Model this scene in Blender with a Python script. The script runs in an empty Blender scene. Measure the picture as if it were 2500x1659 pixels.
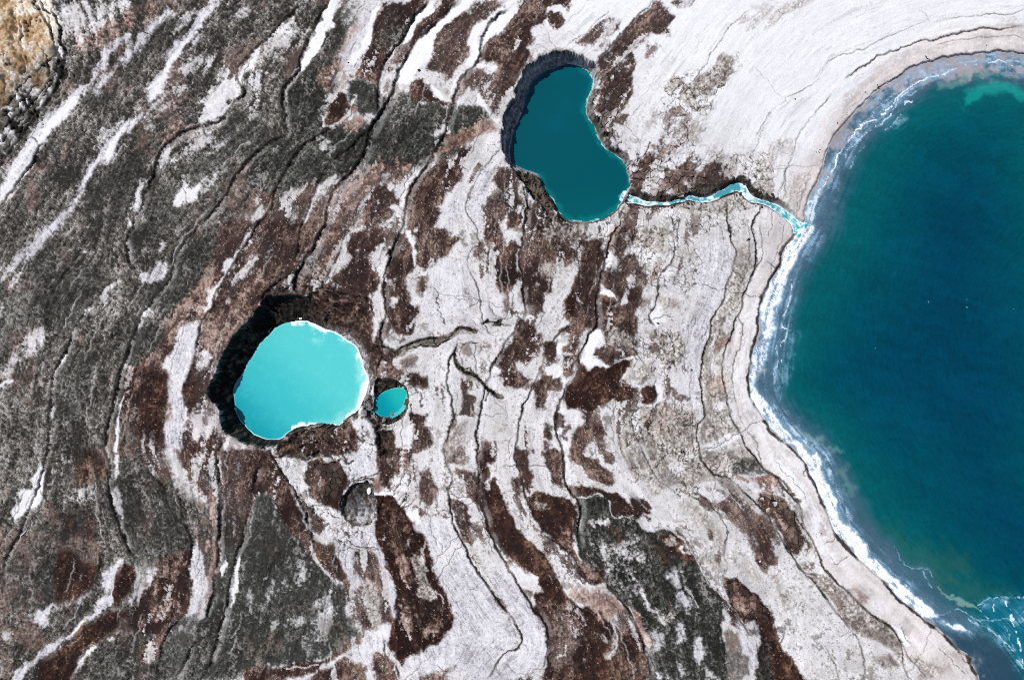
# Aerial view of a salt flat with water-filled sinkholes beside a lake.
import bpy, math, random
import numpy as np

# ----------------------------------------------------------------- camera, sky, sun, exposure
MPP = 0.05                       # metres of ground for one unit of the survey grid
GW, GH = 2500.0, 1659.0          # survey grid extent
CX, CY = GW / 2, GH / 2
LENS, SENSOR = 24.0, 36.0
CAM_H = GW * MPP * LENS / SENSOR  # 83 m above the upper flat

scn = bpy.context.scene
cam_data = bpy.data.cameras.new("camera")
cam_data.lens = LENS
cam_data.sensor_width = SENSOR
cam_data.sensor_fit = 'HORIZONTAL'
cam_data.clip_start = 0.5
cam_data.clip_end = 3000
cam = bpy.data.objects.new("camera", cam_data)
cam.location = (0, 0, CAM_H)
scn.collection.objects.link(cam)
scn.camera = cam

SUN_EL = math.radians(56)
SUN_DIR = (-0.86, 0.51)          # where the light comes from, seen on the ground (x right, y up)
world = bpy.data.worlds.new("World")
scn.world = world
world.use_nodes = True
wn = world.node_tree
bg = wn.nodes["Background"]
sky = wn.nodes.new("ShaderNodeTexSky")
sky.sky_type = 'NISHITA'
sky.sun_disc = False
sky.sun_elevation = SUN_EL
sky.sun_rotation = math.atan2(SUN_DIR[0], SUN_DIR[1])
sky.air_density = 1.0
sky.dust_density = 1.5
wn.links.new(sky.outputs[0], bg.inputs[0])
bg.inputs[1].default_value = 0.065

sun_data = bpy.data.lights.new("sun", 'SUN')
sun_data.energy = 4.0
sun_data.angle = math.radians(0.5)
sun_data.color = (1.0, 0.97, 0.925)
sun = bpy.data.objects.new("sun", sun_data)
sun.rotation_euler = (math.pi / 2 - SUN_EL, 0, math.atan2(SUN_DIR[0], -SUN_DIR[1]))
sun.location = (-60, 45, 70)
scn.collection.objects.link(sun)

scn.cycles.use_denoising = False
scn.cycles.filter_width = 0.95
vs = scn.view_settings
vs.view_transform = 'Standard'
vs.look = 'None'
vs.exposure = 0.0
vs.gamma = 1.0
vs.use_curve_mapping = False
# ----------------------------------------------------------------- survey of the flat (grid units)
# Points are noted per survey sheet; a sheet is 640 x 560 units drawn at 2.8 : 1.
SHEET = {r + c: (x, y) for r, y in zip("ABC", (0, 550, 1099)) for c, x in zip("1234", (0, 620, 1240, 1860))}


def pts(s):
    out, org, k = [], (0, 0), 2.8
    for w in s.split():
        if w in SHEET:
            org, k = SHEET[w], 2.8
        elif w == "F":
            org, k = (0, 0), 2363 / 2500.0
        else:
            a, b = w.split(",")
            out.append((org[0] + float(a) / k, org[1] + float(b) / k))
    return np.array(out, np.float32)


# scarps: (drop in units, width of the pale sand strip at the foot, line); the low side is the lake side
SCARPS = [
 (7, 3, "A2 300,0 290,50 220,110 150,180 110,240 50,300 A1 1740,350 1690,390 1630,440 1620,510 1640,580 1680,630 1640,680 1570,720 1530,790 1490,830 1400,850 1290,890 1200,930 1120,1000 1080,1060 1060,1140 1030,1220 990,1310 970,1400 920,1480 900,1560 B1 880,60 855,110 860,180 870,240 910,290"),
 (7, 2, "A2 500,20 460,70 420,150 400,220 350,300 310,370 295,440 310,480 260,530 210,590 190,660 195,720 230,760 215,820 235,910 150,940 70,990 0,1060 A1 1720,1070 1640,1150 1590,1230 1560,1310 1500,1380 1440,1450 1380,1520 B1 1310,60 1240,130 1200,200 1190,290 1165,370 1120,430 1050,490 1030,540 980,580 950,650 910,740 880,820 850,920 820,1000 800,1100 770,1200 745,1310 715,1400 710,1540 C1 710,10 755,100 740,200 745,320 770,430 820,520 840,610 880,700 920,720"),
 (9, 4, "A2 1190,0 1140,70 1080,130 1050,190 1010,260 940,340 890,420 860,490 850,560 845,640 840,730 845,790"),
 (9, 4, "A2 1390,0 1300,100 1210,170 1140,240 1080,320 1030,390 990,470 965,560 940,630 890,710 840,800 800,880 770,960 730,1060 690,1120 680,1150 620,1200 560,1270 520,1360 500,1450 480,1540 B2 470,0 430,90 390,170 330,240 300,310 270,400 260,460"),
 (7, 0, "A2 800,880 720,940 650,1000 560,1080 490,1140 440,1220 410,1300 380,1380 350,1480 320,1540 B2 320,0 305,80 290,190 270,250"),
 (7, 0, "A2 540,870 450,910 380,950 310,1010 270,1080 210,1170 150,1260 120,1330 130,1390 90,1450 30,1530 B1 1740,30 1680,120 1640,200 1560,310 1530,370 1480,450 1450,560 1390,630 1360,690 1340,790 1330,900 1310,990 1260,1090 1250,1200 1250,1250"),
 (7, 3, "A2 1730,60 1640,110 1600,180 1560,250 1545,330 1545,400 1500,460 1440,490 1390,580 1365,650 1360,720 1330,780 1315,870 1290,950 1220,1040 1190,1110 1130,1180 1080,1240 1050,1320 1040,1400 1020,1480 1015,1540 B2 980,80 945,170 920,250 890,320 895,420 890,520 905,600 860,680 860,750 875,830 860,900 820,1010"),
 (4, 0, "B2 905,600 940,650 940,720"),
 (4, 0, "A2 1680,1000 1640,1060 1600,1120 1550,1180 1500,1260 1470,1330 1455,1400 1460,1480 1500,1530 B2 1520,0 1530,80 1550,130 1480,180 1455,250 1480,330 1520,400 1540,480 1550,580 1565,650 1600,730 1640,760"),
 (3, 0, "B2 1580,0 1580,100 1540,170 1510,260"),
 (12, 0, "B2 875,830 930,850 980,865 1040,820 1120,790 1200,770 1270,770 1340,740 1400,700 1460,710 1530,720"),
 (6, 0, "B2 1575,670 1610,660 1700,665"),
 (6, 0, "B2 1390,800 1380,860 1340,910 1330,980 1310,1040 1320,1110 1350,1180 1350,1250 1370,1300 1330,1370 1320,1450 1300,1550 C2 1310,90 1360,190 1330,270 1335,360 1345,470 1385,580 1450,680 1500,790 1560,880 1630,980 1690,1060 1750,1130 1790,1210 C3 40,1190 90,1270 100,1320 60,1360 0,1370 C2 1740,1370 1680,1430 1630,1500 1590,1560"),
 (11, 0, "B2 1380,890 1400,950 1450,1010 1500,1030 1560,1080 1600,1130 1650,1170 1700,1180"),
 (6, 3, "A3 80,1190 120,1270 140,1320 130,1440 110,1540 B3 100,60 85,160 85,270 95,380 100,480 120,560 130,600 100,640 40,730 0,780 B2 1690,850 1650,920 1610,990 1590,1070 1565,1150 1555,1230 1540,1310 1520,1400 1520,1550 C2 1525,150 1540,260 1550,370 1570,450 1610,560 1650,670 1720,780 1780,870 C3 50,880 110,1000 170,1080 220,1140 260,1220 280,1300 260,1400 220,1490"),
 (8, 3, "A3 800,1380 760,1450 730,1560 B3 710,70 680,150 655,280 625,370 610,440 600,530 600,590 620,650 570,740 520,830 480,920 450,1010 400,1090 380,1170 340,1260 320,1360 340,1460 370,1550 C3 380,100 385,220 430,290 480,360 490,420 470,510 480,640 510,740 580,820 640,800 660,850 680,930 760,1020 830,1120 880,1200 910,1310 940,1410 960,1480 980,1560"),
 (6, 0, "B3 420,680 340,740 290,800 240,890 215,990 180,1080 140,1160 110,1230 75,1310 65,1420 40,1550 C3 70,130 90,240 130,350 190,460 260,560 320,620 400,690 450,770 500,850 560,910 600,930"),
 (4, 0, "B3 510,80 460,170 480,260 490,360 450,450 400,520"),
 (5, 0, "A3 1150,1420 1120,1480 1145,1550 B3 1130,80 1145,170 1110,270 1040,340 1030,420 1010,540 965,590 960,650 1000,690"),
 (4, 0, "B3 880,760 865,840 880,890 930,940"),
 (4, 0, "B3 890,1240 850,1290 840,1370 870,1450 910,1540 C3 960,100 1010,190 1080,250 1150,290 1240,270 1330,310 1400,400 1470,470 1510,560 1480,650 1485,720 1505,780 1475,860 1490,960 1530,1080 1590,1170 1650,1260"),
 (6, 0, "A3 1490,1400 1490,1470 1515,1550 B3 1530,130 1570,190 1540,270 1530,330 1490,430 1460,520 1410,610 1380,710 1360,800 1330,880 1320,1000 1310,1100 1330,1230 1350,1310 1300,1370 1290,1450 1310,1550 C3 1340,90 1420,180 1510,190 1560,240 1620,290 1690,360 1740,410 1790,460 C4 60,490 120,590 170,680 220,760 290,840 360,900 430,990 490,1090 560,1150 620,1240 680,1320 700,1420 710,1500 700,1560"),
 (6, 0, "A3 1740,1390 1700,1480 1670,1540 B3 1690,100 1700,190 1690,290 1640,400 1600,500 1590,580 1560,650 1530,750 1490,840 1470,920 1460,1000 1480,1120 1500,1210 1530,1310 1570,1400 1620,1490 1660,1550 C3 1700,70 1740,120 1790,170 C4 80,180 150,250 220,320 260,380"),
 (4, 0, "B3 1720,0 1740,90 1750,200 1700,280 1650,400 1610,510 1580,620 1610,690 1590,780 1600,830 1560,880 1540,960 1530,1080 1550,1190 1570,1280 1620,1380 1680,1450 1720,1500 1710,1550 C3 1740,110 1792,190"),
 (8, 0, "C4 10,120 90,180 170,230 220,300 270,370 270,480 310,560 370,660 400,740 410,800 470,860 520,910 580,960 640,1030 710,1090 780,1150 850,1190 920,1250 960,1340 970,1440 980,1500 1000,1560"),
 (4, 0, "C4 930,1240 1000,1400 1050,1480 1130,1560"),
 (5, 0, "C4 290,840 350,850 420,845"),
 (5, 0, "A4 1792,180 1700,180 1600,195 1500,190 1400,210 1300,235 1200,260 1100,280 1000,310 900,345 800,380 740,420 660,470 600,510 560,535"),
 (3, 0, "A4 1792,60 1700,90 1580,85 1500,105 1400,105 1280,135"),
 (3, 0, "A4 1792,265 1700,250 1600,255 1480,255 1380,270 1290,285 1180,310"),
 (2.5, 0, "A4 1130,140 1000,180 870,240 800,290 720,325 620,350 500,390 440,440 400,510 370,570 300,600 230,640 150,690 80,740 40,800 10,870 A3 1720,960 1680,1020 1660,1120 1645,1220"),
 (3, 0, "A4 470,645 410,720 350,780 300,850 250,930 220,1000 200,1080 170,1160 160,1220 150,1300 155,1350 130,1410"),
 (3, 0, "A4 225,1040 170,1150 140,1250 100,1340"),
 (4, 0, "A3 990,10 900,100 820,180 760,240 720,290 650,360 600,410"),
 (3, 0, "A3 700,60 620,130 560,200 500,250 400,310"),
 (3, 0, "A3 1640,80 1500,190 1450,280 1390,370 1340,460 1280,530 1200,630"),
 (2, 0, "A3 940,680 890,740 830,820 790,890 750,990"),
 (3, 0, "A3 1350,1060 1340,1100 1260,1150 1250,1210 1230,1290"),
 (3, 0, "A3 1792,780 1740,860 1700,940"),
 (9, 0, "A1 340,60 380,110 410,210 395,290 450,330 430,420 420,500 385,560 360,640 270,740 200,830 150,910 80,1000 20,1100 0,1150"),
 (8, 0, "A1 190,0 240,40 300,150 340,190 350,270 380,340"),
 (6, 0, "A1 300,970 260,1000 240,1070 180,1160 100,1270 30,1370 0,1410"),
 (5, 0, "A1 200,930 250,960 265,1010"),
 (6, 0, "B1 560,180 500,250 430,320 390,400 340,500 310,600 300,680 300,740"),
 (6, 2, "B1 640,500 580,570 560,630 510,710 470,790 440,880 390,950 360,1060 340,1140 330,1250 330,1400 325,1500 C1 310,30 295,130 240,280 180,440 150,520 110,600 60,680 20,790 10,860 40,930"),
 (7, 0, "C1 1020,120 1080,230 1130,280"),
 (7, 0, "C1 1210,240 1215,340 1250,440 1280,540 1310,610 1290,700 1280,850 1310,940"),
 (9, 2, "C1 1490,0 1475,120 1495,230 1500,350 1500,500 1490,640 1490,730 1460,860 1450,960 1410,1090 1360,1210 1320,1340 1270,1420 1220,1530"),
 (8, 3, "C1 1770,100 1730,230 1700,390 1670,530 1630,650 1590,760 1570,880 1540,1040 1510,1160 1480,1280 1450,1400 1400,1520"),
 (7, 0, "C1 1240,1140 1160,1220 1110,1320 1085,1450 1075,1560"),
 (6, 2, "C1 650,1310 590,1360 520,1440 490,1500 460,1568"),
 (4, 0, "C1 960,760 970,850 930,970 900,1080 880,1180"),
 (4, 0, "C1 690,680 680,800 640,920 600,1060 530,1160"),
 (6, 0, "B1 1530,1430 1500,1500 1485,1560"),
 (4, 0, "C2 1720,780 1680,700 1640,640"),
 (4, 0, "C2 880,1270 885,1360 900,1420"),
 (5, 0, "C2 930,1430 970,1480 990,1550"),
 (5, 0, "C3 1440,1130 1450,1250 1480,1370 1470,1420 1490,1500 1530,1560"),
 (4, 0, "C3 1690,1300 1720,1400 1770,1490 1790,1560"),
 (4, 0, "C4 440,1340 490,1480 530,1568"),
 (4, 0, "C4 150,1210 140,1290 110,1340"),
]
# open cracks with no step: (half width, depth, line)
CRACKS = [
 (2.6, 9, "B2 880,835 940,852 985,868 1045,822 1125,790 1205,768 1275,772 1345,742 1405,700 1465,708 1530,722"),
 (2.0, 7, "B2 1130,830 1180,845 1260,838 1290,805 1350,770"), (1.6, 6, "B2 1225,765 1240,800 1265,840"), (1.6, 6, "B2 1480,705 1500,725 1530,735"), (1.5, 5, "B2 1045,822 1060,850 1120,835"),
 (2.6, 8, "B2 1380,890 1400,950 1450,1010 1500,1030 1560,1080 1600,1130 1650,1170 1700,1190"), (1.6, 6, "B2 1400,950 1440,965 1480,985 1510,1030"), (1.5, 5, "B2 1600,1130 1590,1180"),
 (2.2, 7, "B2 1570,672 1610,660 1660,672 1700,664 1690,690"), (1.5, 5, "B2 1640,680 1690,690 1760,690"),
 (1.6, 5, "C2 585,350 600,440 640,495 690,525 745,530 800,500"), (1.5, 5, "C2 640,255 700,205 770,195 820,205"),
 (2.6, 8, "C2 90,10 160,90 200,170 240,250 290,320 340,400 360,480 400,620"),
 (2.8, 8, "C2 140,40 200,40 260,60 330,60 400,50 440,20"),
 (1.6, 5, "C2 420,70 480,100 560,95 600,60"),
 (1.8, 5, "C2 300,310 360,360 420,430 400,380"),
 (1.6, 5, "C2 340,400 380,500 350,470"),
 (1.4, 4, "C2 470,130 480,200 470,260 500,300"),
 (1.4, 4, "C2 560,100 530,60 480,20 B2 480,1440 560,1400"),
 (2.0, 6, "B2 490,1420 440,1480 330,1490 260,1540"),
 (1.6, 5, "B2 480,1450 520,1500 600,1520 660,1560"),
 (1.5, 5, "B2 560,1420 570,1480 640,1500"),
 (2.4, 7, "B2 60,490 130,420 200,370 250,330 300,320"),
 (2.4, 7, "B2 180,440 240,410 300,390 370,410 430,430 500,430 560,450 640,470 720,490 800,520"),
 (1.8, 6, "B2 330,340 380,350 430,370 490,400"),
 (1.6, 5, "B2 420,440 470,445 540,470"),
 (1.6, 5, "B2 760,510 790,560 800,610"),
 (1.5, 5, "B2 1110,1120 1140,1170 1160,1230"),
 (1.2, 4, "B2 1080,1220 1085,1300 B2 1150,1310 1155,1330"),
 (1.2, 3, "B2 1230,430 1260,530 1270,600 1300,660 1290,700"),
 (2.0, 6, "C2 590,0 640,80 680,70"),
 (1.3, 4, "C2 900,250 920,190 890,240 930,300"),
 (1.3, 4, "C2 1050,290 1000,370 960,420"), (1.3, 4, "C2 990,250 960,300 930,370"), (1.3, 4, "C2 1110,330 1050,390 1000,420"),
 (1.3, 4, "C2 1070,160 1050,250 1030,330"), (1.3, 4, "C2 1030,130 1000,200 990,250"),
 (1.2, 4, "C2 820,190 740,200 690,220 680,240"), (1.2, 4, "C2 840,160 790,170 720,190"),
 (2.0, 6, "C2 880,310 870,380 840,440"),
 (1.2, 3, "C2 560,610 640,620 740,660 840,670"), (1.2, 3, "C2 580,690 660,660 720,670"),
 (2.2, 7, "A3 120,1270 135,1350 150,1430"),
 (2.0, 6, "A3 190,1360 220,1410 260,1450 280,1490"),
 (1.3, 4, "A3 260,1480 300,1520 310,1560"), (1.3, 4, "A3 340,1490 390,1530 400,1560"),
 (1.8, 6, "A3 800,1380 840,1410 860,1420"),
 (1.6, 5, "A3 930,1240 970,1180 1030,1130"), (1.6, 5, "A3 880,1150 900,1090 960,1050 980,970"),
 (1.8, 5, "A3 770,960 740,1000 760,1020"), (1.5, 5, "A3 830,1270 900,1230 950,1250"),
 (1.4, 4, "A3 1180,860 1220,880 1230,960"), (1.4, 4, "A3 1100,850 1150,800 1200,790"),
 (1.4, 4, "A3 1450,590 1420,630 1390,640"),
 (1.4, 4, "C3 1500,890 1560,980 1640,1060"), (1.6, 5, "C3 1640,1060 1620,1150 1590,1130"), (1.5, 5, "C3 1640,1060 1720,1040 1780,1080"),
 (1.5, 5, "C3 1560,980 1620,960 1640,940"),
 (1.6, 5, "C3 1080,1120 1140,1000 1230,900"),
 (3.0, 8, "C4 150,250 200,270 250,330 280,350"), (2.6, 8, "C4 160,330 200,430 240,520 280,600 330,660"),
 (2.0, 6, "C4 0,330 60,350 110,340 170,330"), (2.2, 6, "C4 200,430 260,500 300,530"),
 (1.5, 4, "C4 90,190 140,250 170,300"),
 (1.4, 4, "C4 1360,1380 1400,1440 1450,1480"), (1.3, 3, "C4 305,100 312,170"),
 (1.6, 5, "A1 630,360 620,410 635,440"), (1.6, 5, "A1 470,470 450,510 445,540"), (1.5, 5, "A1 495,480 500,520 515,540"),
 (1.5, 4, "A1 275,820 285,860 280,880"), (1.6, 5, "A1 310,970 290,1030 260,1100"),
 (2.2, 6, "A1 0,960 80,880 150,800"), (2.2, 6, "A1 20,1020 120,900 190,800 260,700"), (2.2, 6, "A1 100,800 200,700 290,600 350,540"),
 (2.2, 6, "A1 50,760 150,660 240,560"), (2.0, 6, "A1 0,720 100,620 180,520"), (2.2, 6, "A1 300,640 360,560 390,480 410,400"), (2.0, 6, "A1 260,470 330,420 360,370"), (2.0, 6, "A1 0,880 60,820 130,740"),
 (2.0, 6, "A1 270,330 300,400 330,450"), (2.0, 6, "A1 140,120 160,180 150,210"), (1.8, 6, "A1 200,0 220,40 260,60"), (2.4, 7, "A1 250,0 280,60 350,90"),
]
# colour of the crusts: (kind, strength, edge softness, polygon)
# G grey mottled crust, D dark olive crust, B brown algal crust, K darkest brown, R reddish tan,
# N beige cracked mud, P pale salt, W clean salt, L lilac-grey silt, S beach, O ochre, M wet dark mud
AREAS = [
 ("G", 1, 14, "F -40,-40 790,-40 800,60 790,130 770,230 800,290 900,280 1000,260 1110,290 1060,360 1000,380 900,390 740,420 620,460 540,520 490,640 440,720 390,790 330,860 320,960 330,1060 400,1110 470,1170 480,1280 440,1330 380,1300 330,1290 310,1370 380,1500 400,1700 -40,1700"),
 ("S", 0.9, 20, "A4 1900,140 1792,170 1600,180 1400,200 1200,255 1000,310 900,380 760,470 640,600 520,760 440,860 400,960 330,1100 200,1150 150,1400 250,1500 B4 100,0 60,150 0,330 B3 1700,330 1640,480 1600,620 1540,900 1530,1080 1560,1250 1650,1420 1720,1520 C3 1720,60 1792,190 C4 100,160 200,280 280,420 340,600 420,800 520,900 640,1020 780,1140 900,1230 970,1350 1040,1480 1120,1568 1500,1568 1900,1568 1900,100"),
 ("P", .75, 30, "A1 400,0 860,0 760,90 640,170 520,220 440,300 400,180"),
 ("P", 0.85, 10, "B4 -10,380 -80,600 -100,760 -140,900 -150,1000 -160,1100 -150,1200 -110,1300 -40,1400 60,1480 C4 80,20 170,150 260,330 310,480 400,660 470,760 540,800 430,560 370,380 300,200 200,20"),
 # ---------------- dark olive crust
 ("D", .9, 7, "A2 640,560 760,545 850,565 880,640 940,660 1000,630 1080,650 1110,700 1200,710 1340,735 1400,705 1560,740 1600,800 1520,850 1400,900 1300,960 1230,1040 1190,1080 1070,1120 950,1110 850,1100 740,1130 650,1180 560,1200 450,1240 400,1220 250,1310 150,1370 130,1300 0,1320 -60,1200 0,1050 100,960 230,920 210,820 190,680 230,560 300,490 400,520 480,600 470,700 460,820 520,870 640,850 700,880 800,860 840,760 650,740"),
 ("D", .5, 20, "A2 570,20 680,60 690,160 620,260 560,340 480,420 380,460 460,300 540,160"),
 ("D", .55, 16, "A1 1060,180 1200,120 1240,160 1170,260 1040,300 930,420 900,560 800,580 720,680 620,720 640,620 720,560 860,440 990,280"),
 ("D", .5, 20, "A1 1560,880 1792,780 1792,1000 1640,1120 1560,1260 1460,1380 1380,1440 1240,1460 1100,1500 1090,1360 1240,1200 1400,1080 1500,1000"),
 ("D", .55, 16, "A1 620,1280 760,1180 900,1080 1030,1080 1020,1180 900,1260 860,1400 760,1460 560,1440"),
 ("D", .45, 24, "B1 0,420 200,180 300,160 420,260 380,400 300,560 280,700 160,660 60,760 0,800"),
 ("D", .45, 24, "B1 360,520 460,400 560,330 640,360 620,480 520,640 420,700 330,660"),
 ("D", .6, 16, "B1 480,940 620,900 640,1000 520,1120 480,1260 400,1300 380,1140"),
 ("D", .6, 14, "B1 1080,420 1180,360 1260,180 1400,60 1500,0 1500,120 1380,300 1280,440 1160,620 1060,760 1050,880 960,940 880,900 900,760 980,620"),
 ("D", .55, 20, "C1 830,100 1000,80 1120,240 1200,400 1290,620 1220,720 1060,720 940,680 860,560 840,400"),
 ("D", .5, 24, "C1 330,560 440,640 400,1000 240,1100 120,1020 160,760"),
 ("D", .9, 8, "C2 -10,300 100,290 200,430 250,560 340,620 420,720 480,840 560,900 640,930 650,1010 620,1080 670,1200 700,1250 600,1330 480,1420 300,1440 100,1470 -60,1500 C1 1500,1568 1380,1568 1440,1400 1500,1200 1560,1000 1600,800 1650,620 1700,440 1740,300"),
 ("G", .85, 10, "C1 1420,330 1480,340 1480,640 1440,860 1380,1060 1340,1120 1400,1000 1410,880 1390,720 1360,620"),
 ("D", .85, 10, "C1 1500,600 1640,620 1570,1000 1480,1300 1400,1600 1200,1600 1320,1340 1420,1080 1470,850"),
 ("D", .8, 8, "C1 1380,1130 1440,1060 1540,1040 1490,1300 1400,1568 1080,1568 1100,1380 1160,1220 1240,1150"),
 ("D", .6, 12, "C1 730,1320 860,1200 940,1260 960,1450 1060,1490 1060,1568 480,1568 540,1440 640,1360"),
 # ---------------- brown crust, upper middle
 ("B", .95, 6, "A2 880,20 1130,0 1180,-30 1140,60 1050,180 1000,270 920,340 870,420 850,540 700,520 700,430 740,320 790,290 820,210 850,120"),
 ("D", .5, 10, "A2 940,90 1090,60 1060,160 980,280 900,330 840,320 900,200"),
 ("B", .95, 5, "A2 1400,-30 1310,100 1220,160 1140,240 1080,320 1030,380 1000,430 950,440 920,490 900,470 960,370 1000,300 1080,240 1130,150 1200,80 1270,-20"),
 ("B", .85, 9, "A2 1510,30 1640,-10 1700,40 1620,90 1560,140 1500,200 1460,280 1470,350 1450,420 1380,470 1330,520 1250,500 1180,480 1200,400 1210,290 1280,200 1370,130 1450,90"),
 ("B", .95, 7, "A2 1820,90 1750,170 1640,250 1570,330 1560,420 1640,420 1700,470 1792,480 A3 60,490 160,390 130,330 150,260 130,190 230,170 260,40 350,40 420,40 430,-20 200,-20 60,20"),
 ("B", .8, 8, "A2 1520,470 1600,500 1700,520 1760,620 1690,720 1640,760 1560,640 1480,590 1400,620 1370,700 1380,600 1440,510"),
 ("B", .7, 8, "A2 1700,470 1800,480 A3 60,500 30,600 -20,700 -40,640 -30,560"),
 ("B", .95, 6, "A2 1070,580 1140,545 1180,600 1240,640 1280,690 1340,710 1330,725 1200,700 1120,690 1080,630"),
 ("P", .85, 7, "A2 490,650 560,625 640,645 620,690 560,690 520,740 500,800 470,850 520,850 620,790 640,800 540,860 480,855 460,820 480,740"),
 ("B", .95, 5, "A2 510,690 560,645 640,655 650,740 600,790 540,835 490,825 505,750"),
 ("R", .8, 8, "A2 1600,800 1650,880 1500,950 1380,1010 1280,1070 1210,1100 1230,1040 1350,930 1480,870"),
 ("R", .6, 10, "A2 470,520 540,450 620,440 640,540 600,580 500,580"),
 ("P", .8, 6, "A2 530,500 600,500 610,560 560,570 530,540"),
 ("R", .7, 10, "A2 620,830 700,870 740,850 730,790 660,760 640,700 700,740 680,820 700,880 640,870"),
 ("W", .8, 4, "A2 665,645 720,645 720,680 660,740 650,720 700,665"),
 ("B", .95, 6, "A2 1440,1010 1500,1010 1490,1060 1450,1080 1450,1110 1410,1200 1380,1260 1300,1290 1280,1390 1220,1400 1280,1450 1260,1520 1180,1568 1030,1568 1040,1420 1060,1290 1150,1170 1250,1120 1370,1080"),
 ("B", .9, 6, "A2 790,1290 900,1260 960,1310 980,1370 910,1410 960,1440 880,1520 820,1568 760,1568 770,1450 750,1370"),
 ("B", .75, 10, "A2 1070,1120 1060,1160 950,1220 880,1240 780,1290 740,1380 730,1480 700,1568 480,1568 520,1380 560,1270 640,1180 740,1140 900,1110"),
 ("R", .55, 12, "A2 560,1270 640,1180 800,1140 1060,1130 1000,1200 880,1240 780,1290 700,1400 600,1380"),
 ("B", .8, 9, "A2 0,1320 120,1340 140,1390 200,1350 330,1280 420,1240 380,1380 340,1480 310,1568 30,1568 100,1430 60,1400"),
 ("B", .7, 10, "A2 400,1400 470,1300 560,1230 520,1380 490,1568 350,1568"),
 # ---------------- brown crust, upper right
 ("B", .9, 4, "A3 260,110 290,80 370,100 390,150 330,185 270,160"),
 ("B", .75, 7, "A3 540,240 620,170 700,100 750,120 750,190 650,260 560,300 500,290"),
 ("B", .7, 7, "A3 1140,30 1280,-10 1250,50 1160,60"),
 ("B", .88, 6, "A3 910,130 1000,40 1060,50 1130,130 1090,170 1110,240 990,210 930,250 900,300 850,340 870,440 850,510 840,600 820,660 790,720 730,830 700,920 750,1000 800,1070 740,1010 670,880 620,780 570,690 640,590 620,500 620,420 690,340 760,260 830,180"),
 ("B", .5, 10, "A3 620,270 680,290 640,330 560,320"),
 ("W", .8, 6, "A3 570,650 640,590 600,600 560,650"),
 ("P", .7, 8, "A3 790,380 840,400 800,430 770,420"),
 ("B", .5, 8, "A3 950,300 1020,310 1010,360 980,380"),
 ("B", .7, 5, "A3 720,810 800,800 830,800 790,840 730,840"),
 ("N", .95, 5, "A3 1075,630 1140,520 1190,540 1220,590 1130,620"),
 ("N", .95, 5, "A3 1180,650 1300,530 1400,480 1470,370 1530,400 1545,510 1450,560 1380,640 1290,650 1240,690 1350,740 1390,690 1370,740 1260,740 1210,700"),
 ("B", .45, 8, "A3 1130,750 1250,780 1240,850 1220,960 1150,1060 1080,1080 1000,1000 1060,900 1090,820"),
 ("N", .7, 10, "A3 1240,830 1340,860 1290,980 1240,960 1250,900"),
 ("N", .7, 8, "A3 1690,1110 1740,1090 1792,1120 1760,1170 1700,1160"),
 ("N", .5, 12, "A3 1450,980 1520,930 1540,1000 1480,1040"), ("N", .5, 12, "A3 1600,150 1700,130 1740,170 1640,190"),
 ("N", .5, 14, "A4 -30,60 120,30 300,-10 240,60 120,120 40,170"),
 ("N", .45, 16, "A4 1500,110 1700,100 1792,140 1640,150"),
 ("N", .5, 14, "A4 60,990 160,960 220,1010 120,1080 60,1140"), ("N", .5, 14, "A4 200,1180 300,1200 280,1320 200,1400 160,1300"),
 ("N", .7, 12, "A3 1480,1040 1590,1100 1570,1180 1510,1220 1400,1240 1380,1130 1420,1060"),
 ("B", .85, 7, "A3 830,1090 900,1110 960,1070 1040,1080 1060,1130 1130,1160 1220,1090 1280,1130 1260,1180 1330,1190 1400,1130 1480,1130 1470,1200 1500,1240 1400,1290 1250,1290 1150,1330 1100,1360 950,1370 860,1330 840,1250 870,1150"),
 ("P", .8, 6, "A3 1070,1120 1130,1090 1180,1020 1200,1000 1180,1080 1140,1130"),
 ("P", .7, 5, "A3 930,1270 980,1290 960,1340 900,1310"), ("P", .7, 5, "A3 1090,1320 1130,1310 1120,1350 1090,1350"),
 ("M", .8, 8, "A3 840,1350 1100,1370 1200,1330 1290,1250 1400,1270 1500,1230 1600,1225 1700,1255 1792,1300 A4 60,1340 70,1380 10,1370 A3 1792,1400 1700,1380 1650,1350 1600,1310 1520,1320 1400,1380 1290,1410 1180,1410 960,1410 840,1385"),
 ("N", .9, 6, "A4 0,1190 60,1220 85,1290 80,1360 0,1370 A3 1740,1350 1700,1270"),
 ("N", .8, 8, "A3 1180,1410 1290,1390 1440,1370 1490,1330 1600,1310 1640,1360 1640,1420 1560,1440 1490,1470 1400,1420 1320,1460 1200,1440"),
 ("B", .75, 9, "A3 840,1400 1000,1410 1020,1440 950,1500 900,1568 760,1568 780,1470"),
 ("R", .7, 8, "B3 700,60 760,10 780,60 750,140 710,190 700,130"),
 ("B", .9, 8, "A3 0,1290 70,1330 130,1430 110,1568 0,1568"),
 ("B", .88, 6, "A3 160,1370 260,1440 340,1500 500,1568 130,1568"),
 ("P", .85, 5, "A3 30,1410 90,1400 100,1440 50,1450 20,1440"),
 # ---------------- upper left streaks
 ("P", .8, 10, "A1 400,0 620,0 560,60 470,120 440,90"),
 ("R", .55, 16, "A1 530,320 560,260 680,190 800,150 900,140 780,240 640,300"),
 ("R", .6, 12, "A1 1110,940 1240,870 1340,870 1210,950 1140,980"),
 ("R", .45, 14, "A1 860,110 960,100 1020,60 1080,60 980,150 900,170"),
 ("L", .92, 8, "A1 860,230 900,250 760,380 680,480 620,580 560,680 440,790 350,900 300,1000 200,1150 100,1280 -20,1420 -20,1260 60,1150 140,1010 200,900 330,770 480,650 600,540 650,440 740,330"),
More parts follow.
